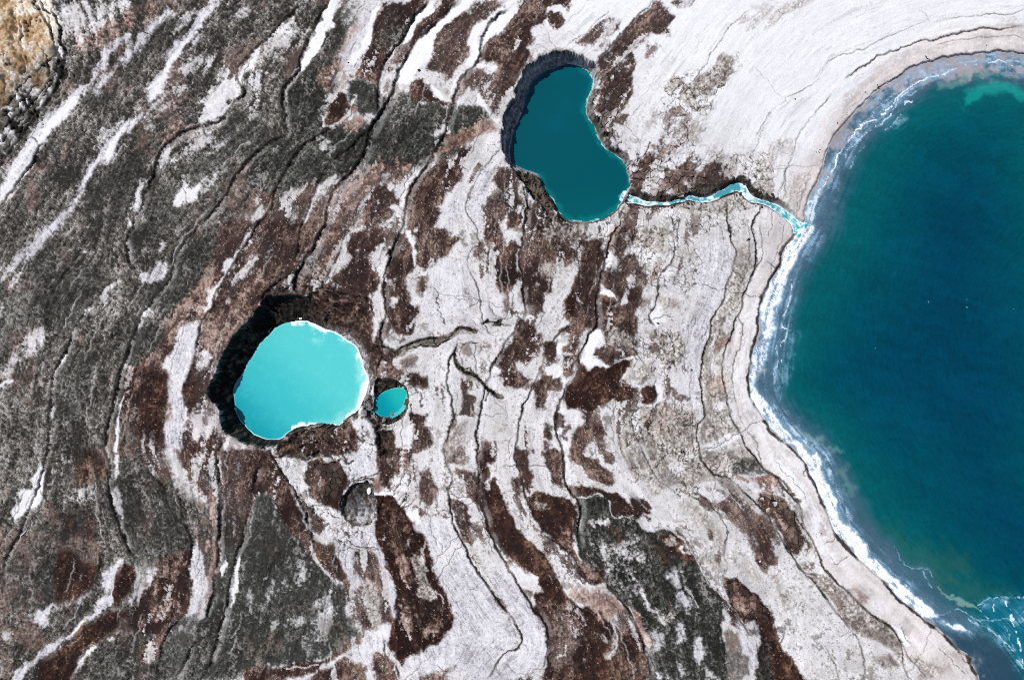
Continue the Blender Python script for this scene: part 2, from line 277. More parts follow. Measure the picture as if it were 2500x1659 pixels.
 ("L", .86, 8, "A1 1150,50 1165,100 1070,180 970,310 880,420 790,480 720,560 670,650 650,635 700,530 790,440 880,350 940,250 1060,140"),
 ("P", .6, 8, "A1 600,180 700,100 840,20 880,0 800,90 700,170 620,250 540,280"),
 ("L", .93, 8, "A1 1470,10 1490,80 1420,150 1340,270 1250,360 1190,450 1150,530 1090,620 1070,690 1010,700 1000,640 1040,570 1110,480 1150,380 1210,290 1280,220 1330,130 1420,60"),
 ("P", .8, 8, "A1 1470,-10 1560,30 1600,60 1520,20 1480,60"),
 ("P", .6, 10, "A1 1240,60 1380,30 1340,120 1260,200 1180,260 1230,160"),
 ("L", .93, 8, "A1 960,780 1000,800 920,880 840,940 790,1020 760,1100 680,1150 620,1230 590,1290 530,1370 500,1400 540,1280 570,1200 600,1120 660,1060 690,990 760,920 860,830"),
 ("L", .75, 8, "A1 540,1350 480,1460 380,1568 300,1620 330,1540 440,1440 500,1370"),
 ("L", .6, 12, "B1 420,-10 300,100 180,220 60,330 0,380 0,340 120,210 260,80 360,0"),
 ("P", .9, 6, "A1 1500,560 1600,540 1640,620 1640,660 1560,720 1520,800 1480,840 1360,860 1350,810 1400,740 1370,700 1420,620"),
 ("P", .85, 8, "A1 1480,500 1520,465 1560,500 1540,545 1490,545"),
 ("P", .6, 10, "A1 1230,500 1300,410 1460,370 1500,400 1400,470 1280,510"),
 ("P", .5, 12, "A1 1090,640 1200,560 1270,580 1200,680 1120,760 1020,860 1010,780"),
 ("P", .5, 10, "A1 700,900 860,800 960,740 900,800 760,920 650,980"),
 ("P", .9, 6, "A1 920,1230 990,1210 1020,1230 970,1330 950,1400 880,1430 880,1530 840,1490 860,1420 930,1370"),
 ("P", .9, 7, "A1 1350,1260 1330,1320 1270,1390 1180,1400 1220,1330 1300,1290"),
 ("P", .5, 10, "A1 1210,1330 1230,1250 1290,1210 1270,1290"), ("P", .55, 14, "A1 1380,900 1540,960 1480,1020 1300,1060 1220,1100 1260,980"),
 ("P", .5, 14, "A1 1380,1240 1460,1190 1450,1240 1400,1270"),
 ("P", .6, 8, "A1 1220,990 1160,1060 1110,1150 1090,1130 1130,1040"),
 ("W", .9, 5, "A1 1792,320 1740,430 1670,540 1640,560 1660,470 1720,390"),
 ("P", .5, 12, "A1 1640,60 1720,70 1700,120 1640,100"), ("P", .6, 12, "A1 1640,560 1740,520 1792,460 1792,640 1720,600"),
 ("P", .6, 7, "A1 1690,770 1740,680 1770,660 1760,740 1710,800"),
 ("P", .75, 8, "A2 160,210 200,160 260,120 230,180 190,210"), ("P", .5, 12, "A2 250,60 330,0 380,0 330,60 260,110"),
 ("P", .5, 12, "A2 60,480 120,470 100,520 50,540"), ("P", .5, 10, "A2 0,690 40,650 20,710"),
 ("P", .5, 14, "A2 170,230 340,210 300,300 180,420 0,440 100,330"),
 ("W", .98, 5, "A2 530,-20 620,-20 580,50 560,110 530,180 490,230 470,300 390,390 340,470 300,480 320,400 380,300 430,200 470,90"),
 ("L", .85, 8, "A2 690,20 880,0 840,110 810,220 770,320 720,390 680,440 690,520 630,530 610,430 600,330 680,200 720,140"),
 ("W", .9, 6, "A2 800,60 880,20 850,120 820,210 780,310 720,390 690,450 640,440 740,300 790,180"),
 ("R", .5, 10, "A2 600,330 620,270 690,190 710,180 640,280 620,340"),
 ("W", .97, 5, "A2 1190,30 1270,-20 1200,80 1130,150 1080,240 1010,290 1040,200 1090,130"),
 ("W", .97, 5, "A2 1400,40 1510,-20 1500,40 1400,110 1310,170 1240,240 1220,300 1200,400 1130,470 1060,560 980,570 1000,460 1060,380 1120,280 1200,190 1300,120"),
 ("W", .9, 6, "A2 1650,80 1740,60 1750,110 1680,190 1600,280 1555,360 1560,270 1610,180"),
 ("W", .93, 6, "A2 1560,140 1610,120 1590,190 1550,260 1545,400 1500,460 1420,460 1470,380 1490,330 1450,270 1520,200"),
 ("W", .9, 6, "A2 1440,500 1380,580 1330,600 1340,550 1400,500"), ("W", .9, 6, "A2 1170,560 1220,600 1280,620 1340,690 1330,700 1270,680 1210,610"),
 ("P", .8, 8, "A2 870,500 900,470 940,540 990,590 960,600 890,560"),
 ("W", .8, 6, "A2 1520,600 1560,650 1600,740 1640,820 1690,800 1690,860 1620,790 1560,720 1510,640"),
 ("P", .85, 6, "A2 1310,860 1320,900 1240,1000 1220,960 1250,890"),
 ("P", .6, 7, "A2 440,950 500,960 500,1000 570,1030 540,1055 470,1010"),
 ("B", .5, 10, "A2 920,570 980,590 940,640 890,600"),
  ("W", .7, 6, "A1 560,680 440,790 350,890 220,1030 120,1160 20,1320 0,1300 120,1110 240,930 360,790 500,660"), ("W", .7, 5, "A1 1460,40 1470,80 1400,150 1320,270 1230,360 1170,450 1110,560 1060,660 1040,660 1080,560 1150,440 1230,320 1320,200"),
 ("W", .6, 5, "A1 900,850 840,920 780,1000 740,1080 650,1140 610,1220 560,1300 610,1160 700,1040 800,900"),
# ---------------- left
 ("L", .8, 8, "B1 960,330 1030,290 1110,240 1160,270 1110,370 1020,400 960,370"),
 ("P", .6, 8, "B1 80,310 130,310 110,430 60,490 70,400"), ("P", .6, 8, "B1 -10,580 50,530 30,610 -10,640"),
 ("P", .6, 14, "B1 210,720 320,680 340,770 250,820 160,860 180,780"),
 ("L", .5, 14, "B1 320,760 360,720 300,830 160,920 40,990 -10,1020 0,980 160,880"),
 ("L", .8, 5, "B1 800,370 760,440 710,530 690,510 720,440"),
 ("P", .75, 5, "B1 565,600 620,530 640,540 580,610"), ("W", .85, 5, "B1 -10,1090 90,1030 70,1070 -10,1120"),
 ("P", .75, 6, "B1 600,160 650,120 640,140 580,165"), ("P", .7, 6, "B1 1090,130 1120,120 1100,155"),
 ("P", .7, 8, "B1 1010,570 1030,590 980,670 960,680"),
 ("L", .8, 5, "B1 460,870 440,920 400,960 420,900"), ("P", .7, 4, "B1 340,1220 365,1220 360,1320 335,1300"),
 ("B", .9, 12, "B1 1520,-10 1792,-40 B2 480,-10 420,100 340,230 290,330 B1 1792,490 1600,740 1470,990 1420,1150 1500,1320 1520,1568 980,1568 960,1400 830,1330 840,1230 870,1080 880,960 980,950 1070,900 1120,780 1180,680 1240,600 1290,480 1400,450 1440,270 1500,180"),
 ("R", .5, 18, "B1 1440,270 1520,420 1400,560 1300,640 1180,780 1080,900 940,1000 900,1100 880,1000 1060,880 1160,700 1300,500"),
 ("R", .45, 16, "B1 1560,560 1700,420 1792,300 1792,420 1660,600 1500,800 1400,820 1380,700"),
 ("G", .7, 16, "B1 840,1330 960,1400 960,1568 800,1568"),
 ("P", .95, 5, "B1 1740,20 1700,120 1640,210 1580,300 1540,360 1490,450 1440,560 1410,570 1430,470 1530,340 1550,220 1600,240 1650,150 1700,50"),
 ("P", .6, 10, "B1 1780,200 1720,300 1600,440 1570,520 1600,380 1700,260"),
 ("L", .97, 7, "B1 1360,660 1360,700 1345,780 1330,880 1310,990 1260,1090 1250,1250 1240,1400 1230,1568 1140,1568 1110,1400 1150,1250 1150,1030 1110,980 1170,860 1230,800 1220,710 1290,670"),
 ("W", .9, 5, "B1 1250,1240 1280,1250 1270,1320 1240,1380"), ("P", .8, 8, "B1 1390,850 1440,880 1430,960 1380,1000 1360,960"),
 ("P", .75, 12, "B1 1400,1220 1510,1290 1520,1400 1400,1450 1280,1440 1310,1330"),
 ("W", .85, 4, "B1 1240,1390 1260,1450 1240,1568 1220,1568"),
 ("K", .8, 12, "B1 1010,1000 1130,1020 1150,1150 1120,1300 1080,1450 990,1500 960,1350 990,1150"), ("K", .7, 8, "B1 1270,1110 1330,1090 1320,1200 1270,1210"),
 ("W", .9, 4, "B1 850,1130 830,1250 810,1400 800,1540 770,1540 790,1350 810,1250"),
 # ---------------- lower left
 ("W", .9, 6, "C1 280,100 300,130 290,200 290,290 300,340 240,390 180,440 120,490 80,430 110,300 160,250 220,270 210,200"),
 ("P", .8, 7, "C1 420,30 480,30 540,60 490,100 430,80"), ("P", .45, 12, "C1 460,380 600,340 640,160 560,280 500,300 440,400"),
 ("L", .95, 5, "C1 870,720 840,790 800,880 790,950 760,1030 680,1080 640,1150 560,1210 480,1260 420,1310 340,1380 260,1420 190,1500 100,1600 40,1600 150,1470 220,1400 310,1340 400,1280 520,1190 620,1120 650,1040 740,980 720,900 700,850 760,780 840,730"),
 ("L", .9, 6, "C1 380,1060 340,1110 330,1180 280,1210 250,1170 220,1160 260,1100 340,1060"), ("L", .55, 8, "C1 640,900 620,980 580,1030 400,1070 520,1010 600,960"),
 ("L", .6, 8, "C1 0,1240 70,1230 60,1290 0,1290"),
 ("K", .8, 12, "C1 410,700 480,690 560,780 650,830 640,900 540,1000 400,1030 390,900"), ("K", .9, 6, "C1 800,850 860,770 940,790 940,860 880,920 850,1000 800,1050 770,1030 790,920"),
 ("K", .9, 9, "C1 780,1110 840,1100 800,1170 690,1260 620,1310 530,1400 490,1500 440,1600 230,1600 260,1470 350,1420 450,1320 600,1200"),
 ("K", .6, 14, "C1 500,10 640,20 740,150 560,230 540,130"), ("K", .6, 12, "C1 390,440 520,400 650,450 620,600 560,560 470,560"),
 ("B", .95, 7, "C1 1230,700 1280,680 1290,900 1310,1000 1270,1110 1190,1180 1140,1260 960,1250 900,1200 920,1080 1000,940 1080,830 1100,760"),
 ("R", .45, 8, "C1 1100,840 1200,760 1260,760 1180,860 1060,960"), ("R", .4, 9, "C1 1060,1080 1200,1020 1220,1100 1100,1180 1000,1180"),
 ("B", .9, 6, "C1 1000,1320 1110,1270 1080,1430 1000,1460 940,1400"),
 ("B", .85, 8, "C1 1480,330 1400,320 1300,200 1200,0 1500,0 1480,150"), ("R", .6, 9, "C1 1440,330 1500,450 1490,700 1470,850 1420,1000 1380,1120 1440,800 1450,600"),
 ("B", .7, 8, "C1 900,-10 1140,-10 1180,160 1120,200 1060,110 980,90"),
 ("B", .85, 8, "C1 1510,0 1792,0 1760,130 1720,280 1680,450 1650,600 1600,650 1520,600 1500,300"),
 ("D", .6, 10, "C1 1530,420 1640,440 1640,600 1560,640 1520,560"),
 ("L", .97, 4, "C1 1340,620 1370,700 1400,800 1410,900 1390,1000 1360,1090 1330,1120 1290,1120 1340,1000 1310,920 1300,830 1300,700"),
 ("P", .85, 6, "C1 1090,-10 1190,-10 1200,120 1215,180 1180,180 1140,60"), ("P", .6, 8, "C1 1400,170 1440,160 1440,260 1400,280"),
 ("P", .7, 6, "C1 720,1270 790,1250 780,1310 740,1310"), ("P", .7, 5, "C1 640,1310 660,1330 560,1420 510,1490 540,1400"),
 ("P", .6, 6, "C1 940,780 970,850 940,960 890,1100 880,1040 920,930"),
 ("W", .7, 5, "C1 780,20 800,30 800,150 780,210"), ("L", .75, 4, "C1 800,250 840,360 840,470 800,430 770,300"),
 ("W", .9, 4, "C1 1530,720 1550,800 1510,870 1500,830"), ("W", .85, 4, "C1 1640,720 1630,850 1600,980 1560,1070 1590,900 1600,780"),
 # ---------------- lower middle
 ("B", .95, 7, "C2 20,0 60,20 130,50 200,180 240,300 330,430 380,560 440,640 540,640 560,720 640,880 650,910 600,890 520,850 430,740 330,600 250,540 180,420 100,280 0,300 -60,300 -50,100"),
 ("B", .95, 6, "C2 350,80 560,90 640,150 650,200 600,270 590,390 560,420 470,350 390,330 350,200"),
 ("B", .75, 6, "C2 280,330 400,380 480,480 490,560 400,560 340,460"),
 ("L", .75, 8, "C2 220,90 280,110 300,250 280,320 350,420 400,560 450,620 390,590 300,380 240,240"),
 ("P", .95, 5, "C2 310,60 370,80 340,160 380,290 440,360 560,390 580,430 560,540 510,560 480,470 400,390 330,250"),
 ("L", .95, 6, "C2 640,60 820,-60 830,140 720,200 650,200 620,120"),
 ("L", .98, 6, "C2 560,550 700,530 830,560 870,640 900,780 950,900 980,1020 970,1200 900,1280 730,1260 800,1200 860,1220 900,1130 940,1120 930,1000 870,850 800,700 720,660 690,720 720,900 660,890 600,780 550,680 540,600 480,600 470,580"),
 ("L", .95, 7, "C2 900,1270 720,1270 620,1370 520,1450 440,1500 300,1540 220,1580 400,1580 560,1470 700,1450 760,1500 760,1568 820,1568 800,1420 860,1380 900,1400 960,1430 1010,1470 1040,1440 960,1400"),
 ("P", .9, 9, "C2 700,1190 800,1200 870,1160 980,1180 960,1260 840,1270"),
 ("B", .85, 8, "C2 700,680 770,680 830,760 860,860 900,950 920,1050 940,1150 880,1160 800,1000 690,840"),
 ("B", .7, 9, "C2 660,930 740,940 760,1080 840,1190 760,1220 680,1150"), ("N", .7, 9, "C2 740,900 800,900 860,1100 840,1180 780,1120"),
 ("K", 1, 5, "C2 830,310 900,330 980,340 1040,420 1080,500 1110,530 1150,560 1200,680 1230,800 1270,940 1340,1040 1375,1130 1350,1210 1280,1280 1190,1340 1080,1400 1010,1450 960,1400 900,1310 950,1240 980,1130 970,950 910,790 880,660 850,560 830,430"),
 ("B", .75, 12, "C2 900,460 1000,430 1060,540 1100,700 1180,900 1220,1000 1300,1080 1280,1200 1160,1300 1040,1340 1000,1240 1040,1040 1000,760 920,600"),
 ("N", .85, 5, "C2 1060,610 1080,680 1150,730 1180,860 1200,980 1230,1010 1190,1040 1140,980 1110,850 1090,720"),
 ("R", .6, 8, "C2 1000,720 1080,740 1080,830 1020,860 980,780"), ("R", .6, 8, "C2 1160,1200 1280,1130 1260,1220 1160,1280"), ("R", .5, 8, "C2 1020,1100 1110,1080 1100,1200 1020,1240"),
 ("B", .93, 6, "C2 840,0 1100,-10 1080,60 1060,110 960,180 910,260 860,180 840,100"),
 ("B", .85, 9, "C2 1130,130 1200,140 1210,200 1250,260 1220,350 1180,390 1140,280"), ("B", .8, 6, "C2 1100,400 1160,410 1180,450 1130,470"),
 ("W", .95, 4, "C2 840,280 930,290 1050,350 1120,420 1140,520 1080,480 1040,400 960,330 830,300"),
 ("W", .8, 6, "C2 920,200 1060,190 1040,290 960,280"),
 ("R", .8, 5, "C2 820,200 850,190 890,230 870,270 830,265"),
 ("B", .9, 5, "C2 1340,340 1390,340 1450,400 1490,450 1495,510 1470,650 1430,620 1380,480"),
 ("N", .6, 6, "C2 1370,370 1430,420 1420,500 1380,450"),
 ("B", .85, 7, "C2 1360,150 1510,120 1530,250 1540,350 1450,290 1420,200"), ("B", .6, 9, "C2 1310,0 1440,-10 1420,80 1330,80"),
 ("K", .95, 6, "C2 1540,-20 1640,10 1640,70 1590,100 1580,180 1600,260 1640,200 1680,260 1720,370 1790,490 C3 60,530 120,620 200,660 275,680 290,760 330,850 370,930 400,1000 480,1060 580,1080 680,1160 770,1260 850,1210 920,1350 950,1480 960,1600 240,1600 260,1430 290,1300 260,1200 190,1090 180,980 230,970 200,860 120,810 50,770 0,780 C2 1740,750 1680,680 1610,560 1570,440 1555,300 1535,150"),
 ("L", .9, 6, "C2 1480,0 1520,20 1530,120 1500,120 1470,60"),
 ("R", .8, 16, "C3 430,980 600,960 700,990 800,1090 690,1140 560,1060"), ("N", .75, 9, "C3 300,1080 450,1150 520,1280 420,1450 300,1500 320,1250"),
 ("B", .7, 14, "C3 780,1120 900,1240 940,1440 900,1568 780,1568 700,1300"), ("B", .6, 12, "C3 240,1000 340,1040 480,1080 560,1220 520,1400 460,1568 260,1568 300,1300"),
 ("N", .6, 5, "C3 720,1180 740,1280 760,1380 700,1420 660,1410 730,1380"), ("N", .6, 5, "C3 600,1250 660,1280 690,1310 640,1290"),
 ("B", .95, 7, "C2 0,1480 150,1480 300,1440 480,1430 620,1330 720,1260 700,1310 560,1400 430,1490 250,1540 120,1600 -60,1600 -60,1500"),
 ("B", .95, 6, "C2 430,1520 620,1430 740,1480 750,1600 320,1600"), ("B", .93, 6, "C2 820,1400 880,1380 930,1440 970,1480 1000,1600 820,1600"),
 ("B", .9, 7, "C2 1140,1490 1230,1390 1350,1330 1390,1370 1330,1440 1240,1500 1300,1530 1420,1400 1500,1300 1480,1370 1380,1480 1300,1550 1180,1600"),
 ("B", .55, 10, "C2 1540,1370 1600,1350 1560,1430 1460,1500"), ("B", .7, 8, "C3 0,1530 120,1490 180,1500 100,1568 0,1568"),
 ("L", .95, 8, "C2 1100,520 1200,480 1330,480 1380,600 1450,700 1560,880 1690,1060 1790,1210 1790,1340 1680,1420 1580,1568 1460,1568 1420,1500 1020,1568 1010,1480 1090,1400 1200,1340 1340,1240 1380,1130 1340,1020 1270,920 1220,740 1150,560"),
 ("L", .95, 6, "C3 0,1110 60,1220 90,1300 10,1370 -60,1460 -160,1568 60,1568 200,1500 250,1380 270,1290 250,1220 190,1110 110,1010 60,920 0,820 -60,800 -120,830"),
 ("P", .9, 6, "C3 20,790 110,830 190,860 220,950 170,970 130,980 100,960 50,870"),
 ("K", .7, 4, "C3 110,960 150,970 150,1040 120,1010"),
 ("K", .95, 5, "C3 170,300 290,300 420,340 470,430 470,520 440,640 470,740 590,830 640,800 660,900 600,930 520,860 420,720 330,620 260,560 190,460 150,360"),
 ("R", .55, 7, "C3 330,540 420,540 430,640 480,740 580,840 640,900 560,880 440,720 360,620"), ("N", .6, 6, "C3 200,340 250,370 240,410 200,390"),
 ("K", .85, 5, "C3 50,-10 130,-10 130,130 150,210 150,310 110,250 75,100"), ("B", .85, 6, "C3 20,190 80,200 70,320 30,290"), ("B", .5, 9, "C3 150,420 230,500 240,560 180,540"),
 ("B", .9, 6, "C3 240,0 360,-10 380,100 375,240 300,210 270,120"), ("B", .93, 6, "C3 410,-10 480,20 600,90 680,150 700,220 640,220 560,190 500,110 420,60"), ("B", .75, 5, "C3 650,50 700,0 730,30 720,90 670,80"),
 ("K", .93, 5, "C3 390,230 520,260 640,280 740,310 820,360 870,430 980,480 830,490 740,460 700,380 640,320 560,310 470,320"), ("K", .9, 4, "C3 840,310 940,360 980,440 900,440 850,370"),
 ("D", 1, 6, "C3 480,330 600,310 680,350 710,440 780,480 880,480 920,550 1000,530 1150,570 1210,640 1290,740 1330,820 1420,950 1480,1080 1450,1200 1480,1380 1500,1500 1540,1600 990,1600 960,1430 930,1250 880,1140 780,1030 690,920 660,830 590,830 500,700 480,600 490,450"),
 ("K", .8, 5, "C3 1050,600 1150,580 1210,640 1220,690 1290,760 1280,790 1180,720 1080,660"), ("N", .7, 5, "C3 1080,610 1130,600 1120,640 1080,640"),
 ("L", .95, 4, "C3 890,480 940,460 1000,540 930,555"), ("P", .9, 5, "C3 580,480 650,470 690,510 600,525"), ("L", .9, 3, "C3 1170,660 1200,655 1250,720 1210,715"),
 ("P", .55, 10, "C3 700,640 880,600 850,680 940,740 880,780 780,740"), ("L", .6, 12, "C3 800,920 900,890 900,1000 830,1010"), ("L", .75, 12, "C3 1070,860 1150,800 1200,850 1200,960 1280,1070 1150,1080 1180,950"),
 ("P", .5, 12, "C3 560,640 700,680 860,820 860,880 740,820 600,720"), ("P", .6, 8, "C3 920,960 960,1060 1060,1120 1060,1160 960,1110"), ("N", .8, 4, "C3 1060,1170 1090,1110 1120,1110 1110,1160 1080,1180"),
 ("L", .8, 8, "C3 1160,1180 1210,1200 1200,1300 1160,1300"), ("L", .85, 8, "C3 1280,1270 1340,1260 1350,1400 1300,1470 1270,1400"), ("P", .75, 6, "C3 1020,1530 1110,1530 1120,1568 1040,1568"), ("L", .6, 12, "C3 980,1230 1060,1260 1060,1360 1010,1360"),
 ("L", .6, 8, "C3 1160,1460 1190,1460 1190,1530 1160,1540"), ("P", .5, 8, "C3 1330,1480 1400,1500 1460,1568 1340,1568"),
 ("R", .9, 5, "C3 850,1110 900,1130 930,1220 950,1330 930,1330 900,1220"), ("K", .5, 12, "C3 1030,660 1130,700 1160,790 1080,780"), ("K", .5, 10, "C3 700,540 780,600 740,640"),
 ("N", .85, 8, "C3 770,0 920,0 990,180 1060,250 1010,290 950,200 830,130"), ("N", .85, 10, "C3 940,-10 1290,-10 1330,90 1400,170 1300,200 1200,270 1080,240 990,150"),
 ("P", .7, 8, "C3 1100,110 1220,110 1230,160 1100,170"), ("P", .8, 8, "C3 1180,0 1290,0 1310,70 1200,80"),
 ("N", .9, 7, "C3 1330,-10 1640,-10 1740,120 1500,180 1420,170 1350,90"), ("D", .75, 7, "C3 1560,90 1680,60 1750,150 1560,160"),
 ("B", .72, 9, "C3 1370,260 1500,270 1600,350 1700,460 1792,530 C4 60,760 20,800 -30,760 C3 1700,720 1600,560 1500,420 1420,380"), ("N", .7, 9, "C3 1170,330 1280,380 1400,480 1490,600 1470,680 1380,560 1260,450"),
 ("P", .85, 6, "C3 1330,290 1440,280 1490,330 1420,350"),
 ("R", .75, 6, "C3 1580,190 1780,180 1792,260 1700,220"), ("P", .9, 5, "C3 1620,220 1700,205 1780,290 1680,290"),
 ("N", .6, 8, "C3 1490,700 1560,760 1700,830 1740,920 1600,820"), ("N", .5, 8, "C3 1340,700 1440,800 1420,840"),
 ("B", 1, 4, "C3 1500,880 1540,870 1620,930 1720,1010 1785,1080 1780,1180 1700,1200 1640,1180 1560,1110 1510,1010"), ("R", .55, 9, "C3 1520,900 1600,940 1700,1020 1740,1100 1660,1130 1560,1060"),
 ("B", .9, 5, "C3 1470,1040 1530,1080 1600,1200 1650,1270 1620,1280 1540,1190"), ("D", .85, 8, "C3 1700,1200 1792,1150 C4 60,1240 130,1400 200,1568 C3 1792,1500 1760,1400 1720,1300 1650,1230"),
 ("G", .7, 9, "C3 1480,1250 1560,1250 1590,1380 1650,1400 1640,1520 1580,1568 1500,1500"), ("L", .85, 6, "C3 1560,1170 1660,1280 1720,1400 1760,1540 1680,1500 1650,1400 1580,1300"),
 ("L", .6, 5, "C3 1520,1080 1600,1180 1640,1240 1580,1180"),
 # ---------------- lower right
 ("R", .8, 6, "C4 -20,180 80,190 150,290 160,330 60,330 0,300"), ("P", .9, 5, "C4 -40,240 30,220 60,290 -20,295"), ("P", .9, 5, "C4 80,250 120,250 160,310 90,300"),
 ("B", .93, 6, "C4 -20,310 160,330 190,380 230,480 280,560 260,640 240,720 190,700 140,590 80,480 0,400"), ("M", .8, 7, "C4 120,360 190,370 240,500 270,600 220,560 160,460"), ("R", .5, 7, "C4 40,360 100,380 130,480 190,600 220,680 160,600 80,470"),
 ("B", .62, 7, "C4 -30,440 60,490 110,620 100,740 40,800 -30,760"), ("N", .8, 5, "C4 180,270 260,390 260,480 300,560 360,660 390,730 340,690 280,600 230,470"),
 ("N", .95, 5, "C4 300,850 430,850 520,920 640,1040 760,1130 870,1190 940,1300 960,1440 880,1350 780,1290 690,1270 600,1180 520,1100 440,960 360,900"), ("B", .4, 8, "C4 320,860 420,860 520,960 560,1080 480,1020 400,920"), ("B", .45, 8, "C4 700,1230 800,1250 900,1260 940,1330 820,1300"),
 ("N", .7, 6, "C4 60,870 110,850 130,930 190,1060 170,1080 110,950"), ("P", .9, 6, "C4 240,700 320,740 420,840 350,850 290,830 230,750"), ("B", .6, 5, "C4 270,780 340,780 340,820 290,820"),
 ("K", .97, 6, "C4 -20,1040 50,1080 80,1240 130,1340 200,1420 280,1520 340,1600 -20,1600"), ("D", .7, 7, "C4 -20,1290 40,1330 60,1568 -20,1600"),
 ("N", .8, 7, "C4 770,1420 880,1410 950,1470 850,1500"), ("B", .4, 8, "C4 780,1430 870,1420 930,1460"), ("R", .7, 10, "C4 620,960 720,1000 700,1060 640,1020"), ("L", .6, 14, "C4 540,870 600,900 680,960 800,1040 840,1100 740,1060 620,950"), ("W", .75, 14, "C4 880,1200 980,1230 1060,1310 980,1330 920,1270"), ("N", .7, 8, "C4 1000,1400 1100,1430 1230,1500 1200,1568 1080,1568 1040,1480"),
 ("W", .6, 16, "C4 60,60 200,130 300,250 260,290 150,180"), ("W", .6, 16, "C4 290,400 400,430 460,600 420,700 340,560"),
 # ---------------- middle
 ("B", .93, 6, "B3 110,-10 480,-10 490,60 430,130 460,200 410,240 300,250 320,330 280,420 290,460 220,470 250,540 240,600 170,590 130,540 100,440 90,300 100,100"),
 ("N", .6, 8, "B3 180,280 290,260 300,350 180,400"), ("N", .7, 9, "B3 230,0 500,0 480,80 420,120 300,100"),
 ("B", .95, 6, "B3 0,80 80,140 80,290 60,370 20,440 -20,480 B2 1700,460 1650,370 1590,320 1590,200 1580,0 1680,-10 1700,100"),
 ("L", .85, 6, "B2 1690,10 1760,40 1790,110 1710,100"), ("L", .5, 8, "B3 0,440 90,400 110,560 40,560 0,600"),
 ("B", .95, 7, "B3 80,640 130,660 200,720 230,790 200,870 130,930 60,890 30,820"), ("B", .85, 7, "B3 -20,970 70,1000 150,1050 130,1110 -20,1100"),
 ("B", .93, 6, "B3 500,100 650,100 650,240 620,330 600,520 600,640 570,700 500,710 420,680 380,600 400,490 460,380 490,250"), ("K", .9, 5, "B3 410,500 460,480 470,560 440,630 400,580"),
 ("L", .9, 4, "B3 465,150 495,120 490,200 470,240"), ("P", .8, 5, "B3 460,490 500,470 490,520 470,530"),
 ("B", .85, 6, "B3 620,300 740,300 800,350 830,420 780,480 690,420 640,380"), ("W", .9, 4, "B3 630,430 680,420 720,480 750,540 690,560 620,530 620,490"), ("K", .97, 3, "B3 615,490 700,490 735,535 700,550 630,530"),
 ("R", .85, 5, "B3 720,10 760,0 760,80 720,180 700,180"), ("B", .85, 6, "B3 770,10 830,0 820,120 770,200 730,210 740,120"), ("B", .8, 6, "B3 760,230 830,190 880,220 890,310 800,340 750,280"),
 ("W", .9, 5, "B3 690,180 710,210 700,280 660,300 670,220"), ("B", .8, 8, "B3 830,0 920,0 900,80 830,130"),
 ("B", .9, 7, "B3 610,560 720,550 850,560 890,620 890,730 860,760 870,860 820,870 690,830 620,720 610,650"), ("N", .7, 7, "B3 640,740 760,700 850,770 840,860 700,820"),
 ("B", .85, 5, "B3 600,880 650,830 750,870 850,880 760,920 640,930"),
 ("W", .92, 5, "B3 590,710 630,720 650,800 610,860 580,900 600,930 700,950 840,890 850,900 740,960 660,980 550,980 520,920 560,810"),
 ("K", .98, 4, "B3 490,920 540,980 680,980 750,930 840,920 830,960 770,1010 760,1070 820,1060 870,1120 850,1180 740,1210 720,1180 640,1220 560,1280 510,1260 420,1250 400,1190 430,1080 470,1000"),
 ("B", .6, 7, "B3 760,1080 830,1070 860,1130 830,1180 750,1180"), ("K", .93, 4, "B3 920,1110 990,1100 1010,1150 980,1210 910,1220"),
 ("W", .85, 6, "B3 780,1040 940,1040 960,1060 900,1130 860,1090"), ("W", .85, 5, "B3 1000,1080 1060,1100 1050,1190 980,1230 900,1230 990,1210 1020,1150"),
 ("B", .93, 6, "B3 510,1270 560,1290 560,1350 640,1380 680,1420 620,1430 540,1480 480,1568 410,1568 450,1430 520,1360"), ("W", .7, 8, "B3 360,1250 480,1260 510,1330 450,1400 400,1480 370,1540 350,1460 380,1360"),
 ("K", .85, 4, "B3 340,1290 380,1300 380,1380 340,1400"), ("B", .7, 5, "B3 420,1380 430,1400 360,1470 360,1440"),
 ("K", .85, 5, "B3 260,800 350,790 330,870 290,920 260,900"), ("B", .9, 5, "B3 390,830 450,770 500,790 470,880 410,870"), ("B", .9, 6, "B3 370,890 470,890 440,1010 370,1010"), ("W", .85, 5, "B3 330,810 390,800 370,880 340,880"), ("W", .85, 6, "B3 250,950 350,940 370,1020 420,1040 360,1100 300,1110 340,1040 270,1010"),
 ("B", .9, 6, "B3 170,1100 240,1030 360,1040 350,1110 260,1140 270,1230 200,1260 190,1200"), ("B", .85, 5, "B3 110,1350 150,1380 170,1540 120,1500"), ("B", .85, 5, "B3 260,1350 300,1370 290,1450 240,1430"), ("B", .9, 6, "B3 340,710 430,680 520,730 480,790 400,780"), ("B", .7, 5, "B3 240,1460 270,1480 250,1568 230,1568"),
 ("N", .9, 8, "B3 950,720 1180,740 1220,850 1200,930 1100,960 960,890 940,790"), ("B", .5, 7, "B3 960,760 1020,760 1030,860 950,860"), ("B", .75, 6, "B3 830,430 910,430 930,520 880,560 840,510"), ("N", .85, 7, "B3 1030,480 1160,520 1150,570 1050,590"), ("L", .85, 4, "B3 890,740 950,740 930,880 880,880"), ("B", .6, 6, "B3 1010,700 1090,710 1080,760 1010,760"),
 ("W", .7, 8, "B3 970,600 1040,570 1080,640 1060,690 990,690"), ("W", .55, 12, "B3 880,180 1000,120 1060,190 1000,240 900,230"), ("W", .5, 14, "B3 1060,320 1180,320 1160,480 1060,460"),
 ("N", .85, 8, "B3 900,0 1120,0 1060,180 900,140"), ("R", .5, 6, "B3 1020,230 1050,240 1000,360 960,360"), ("N", .7, 10, "B3 870,940 980,930 1000,1020 900,1080 800,1060"),
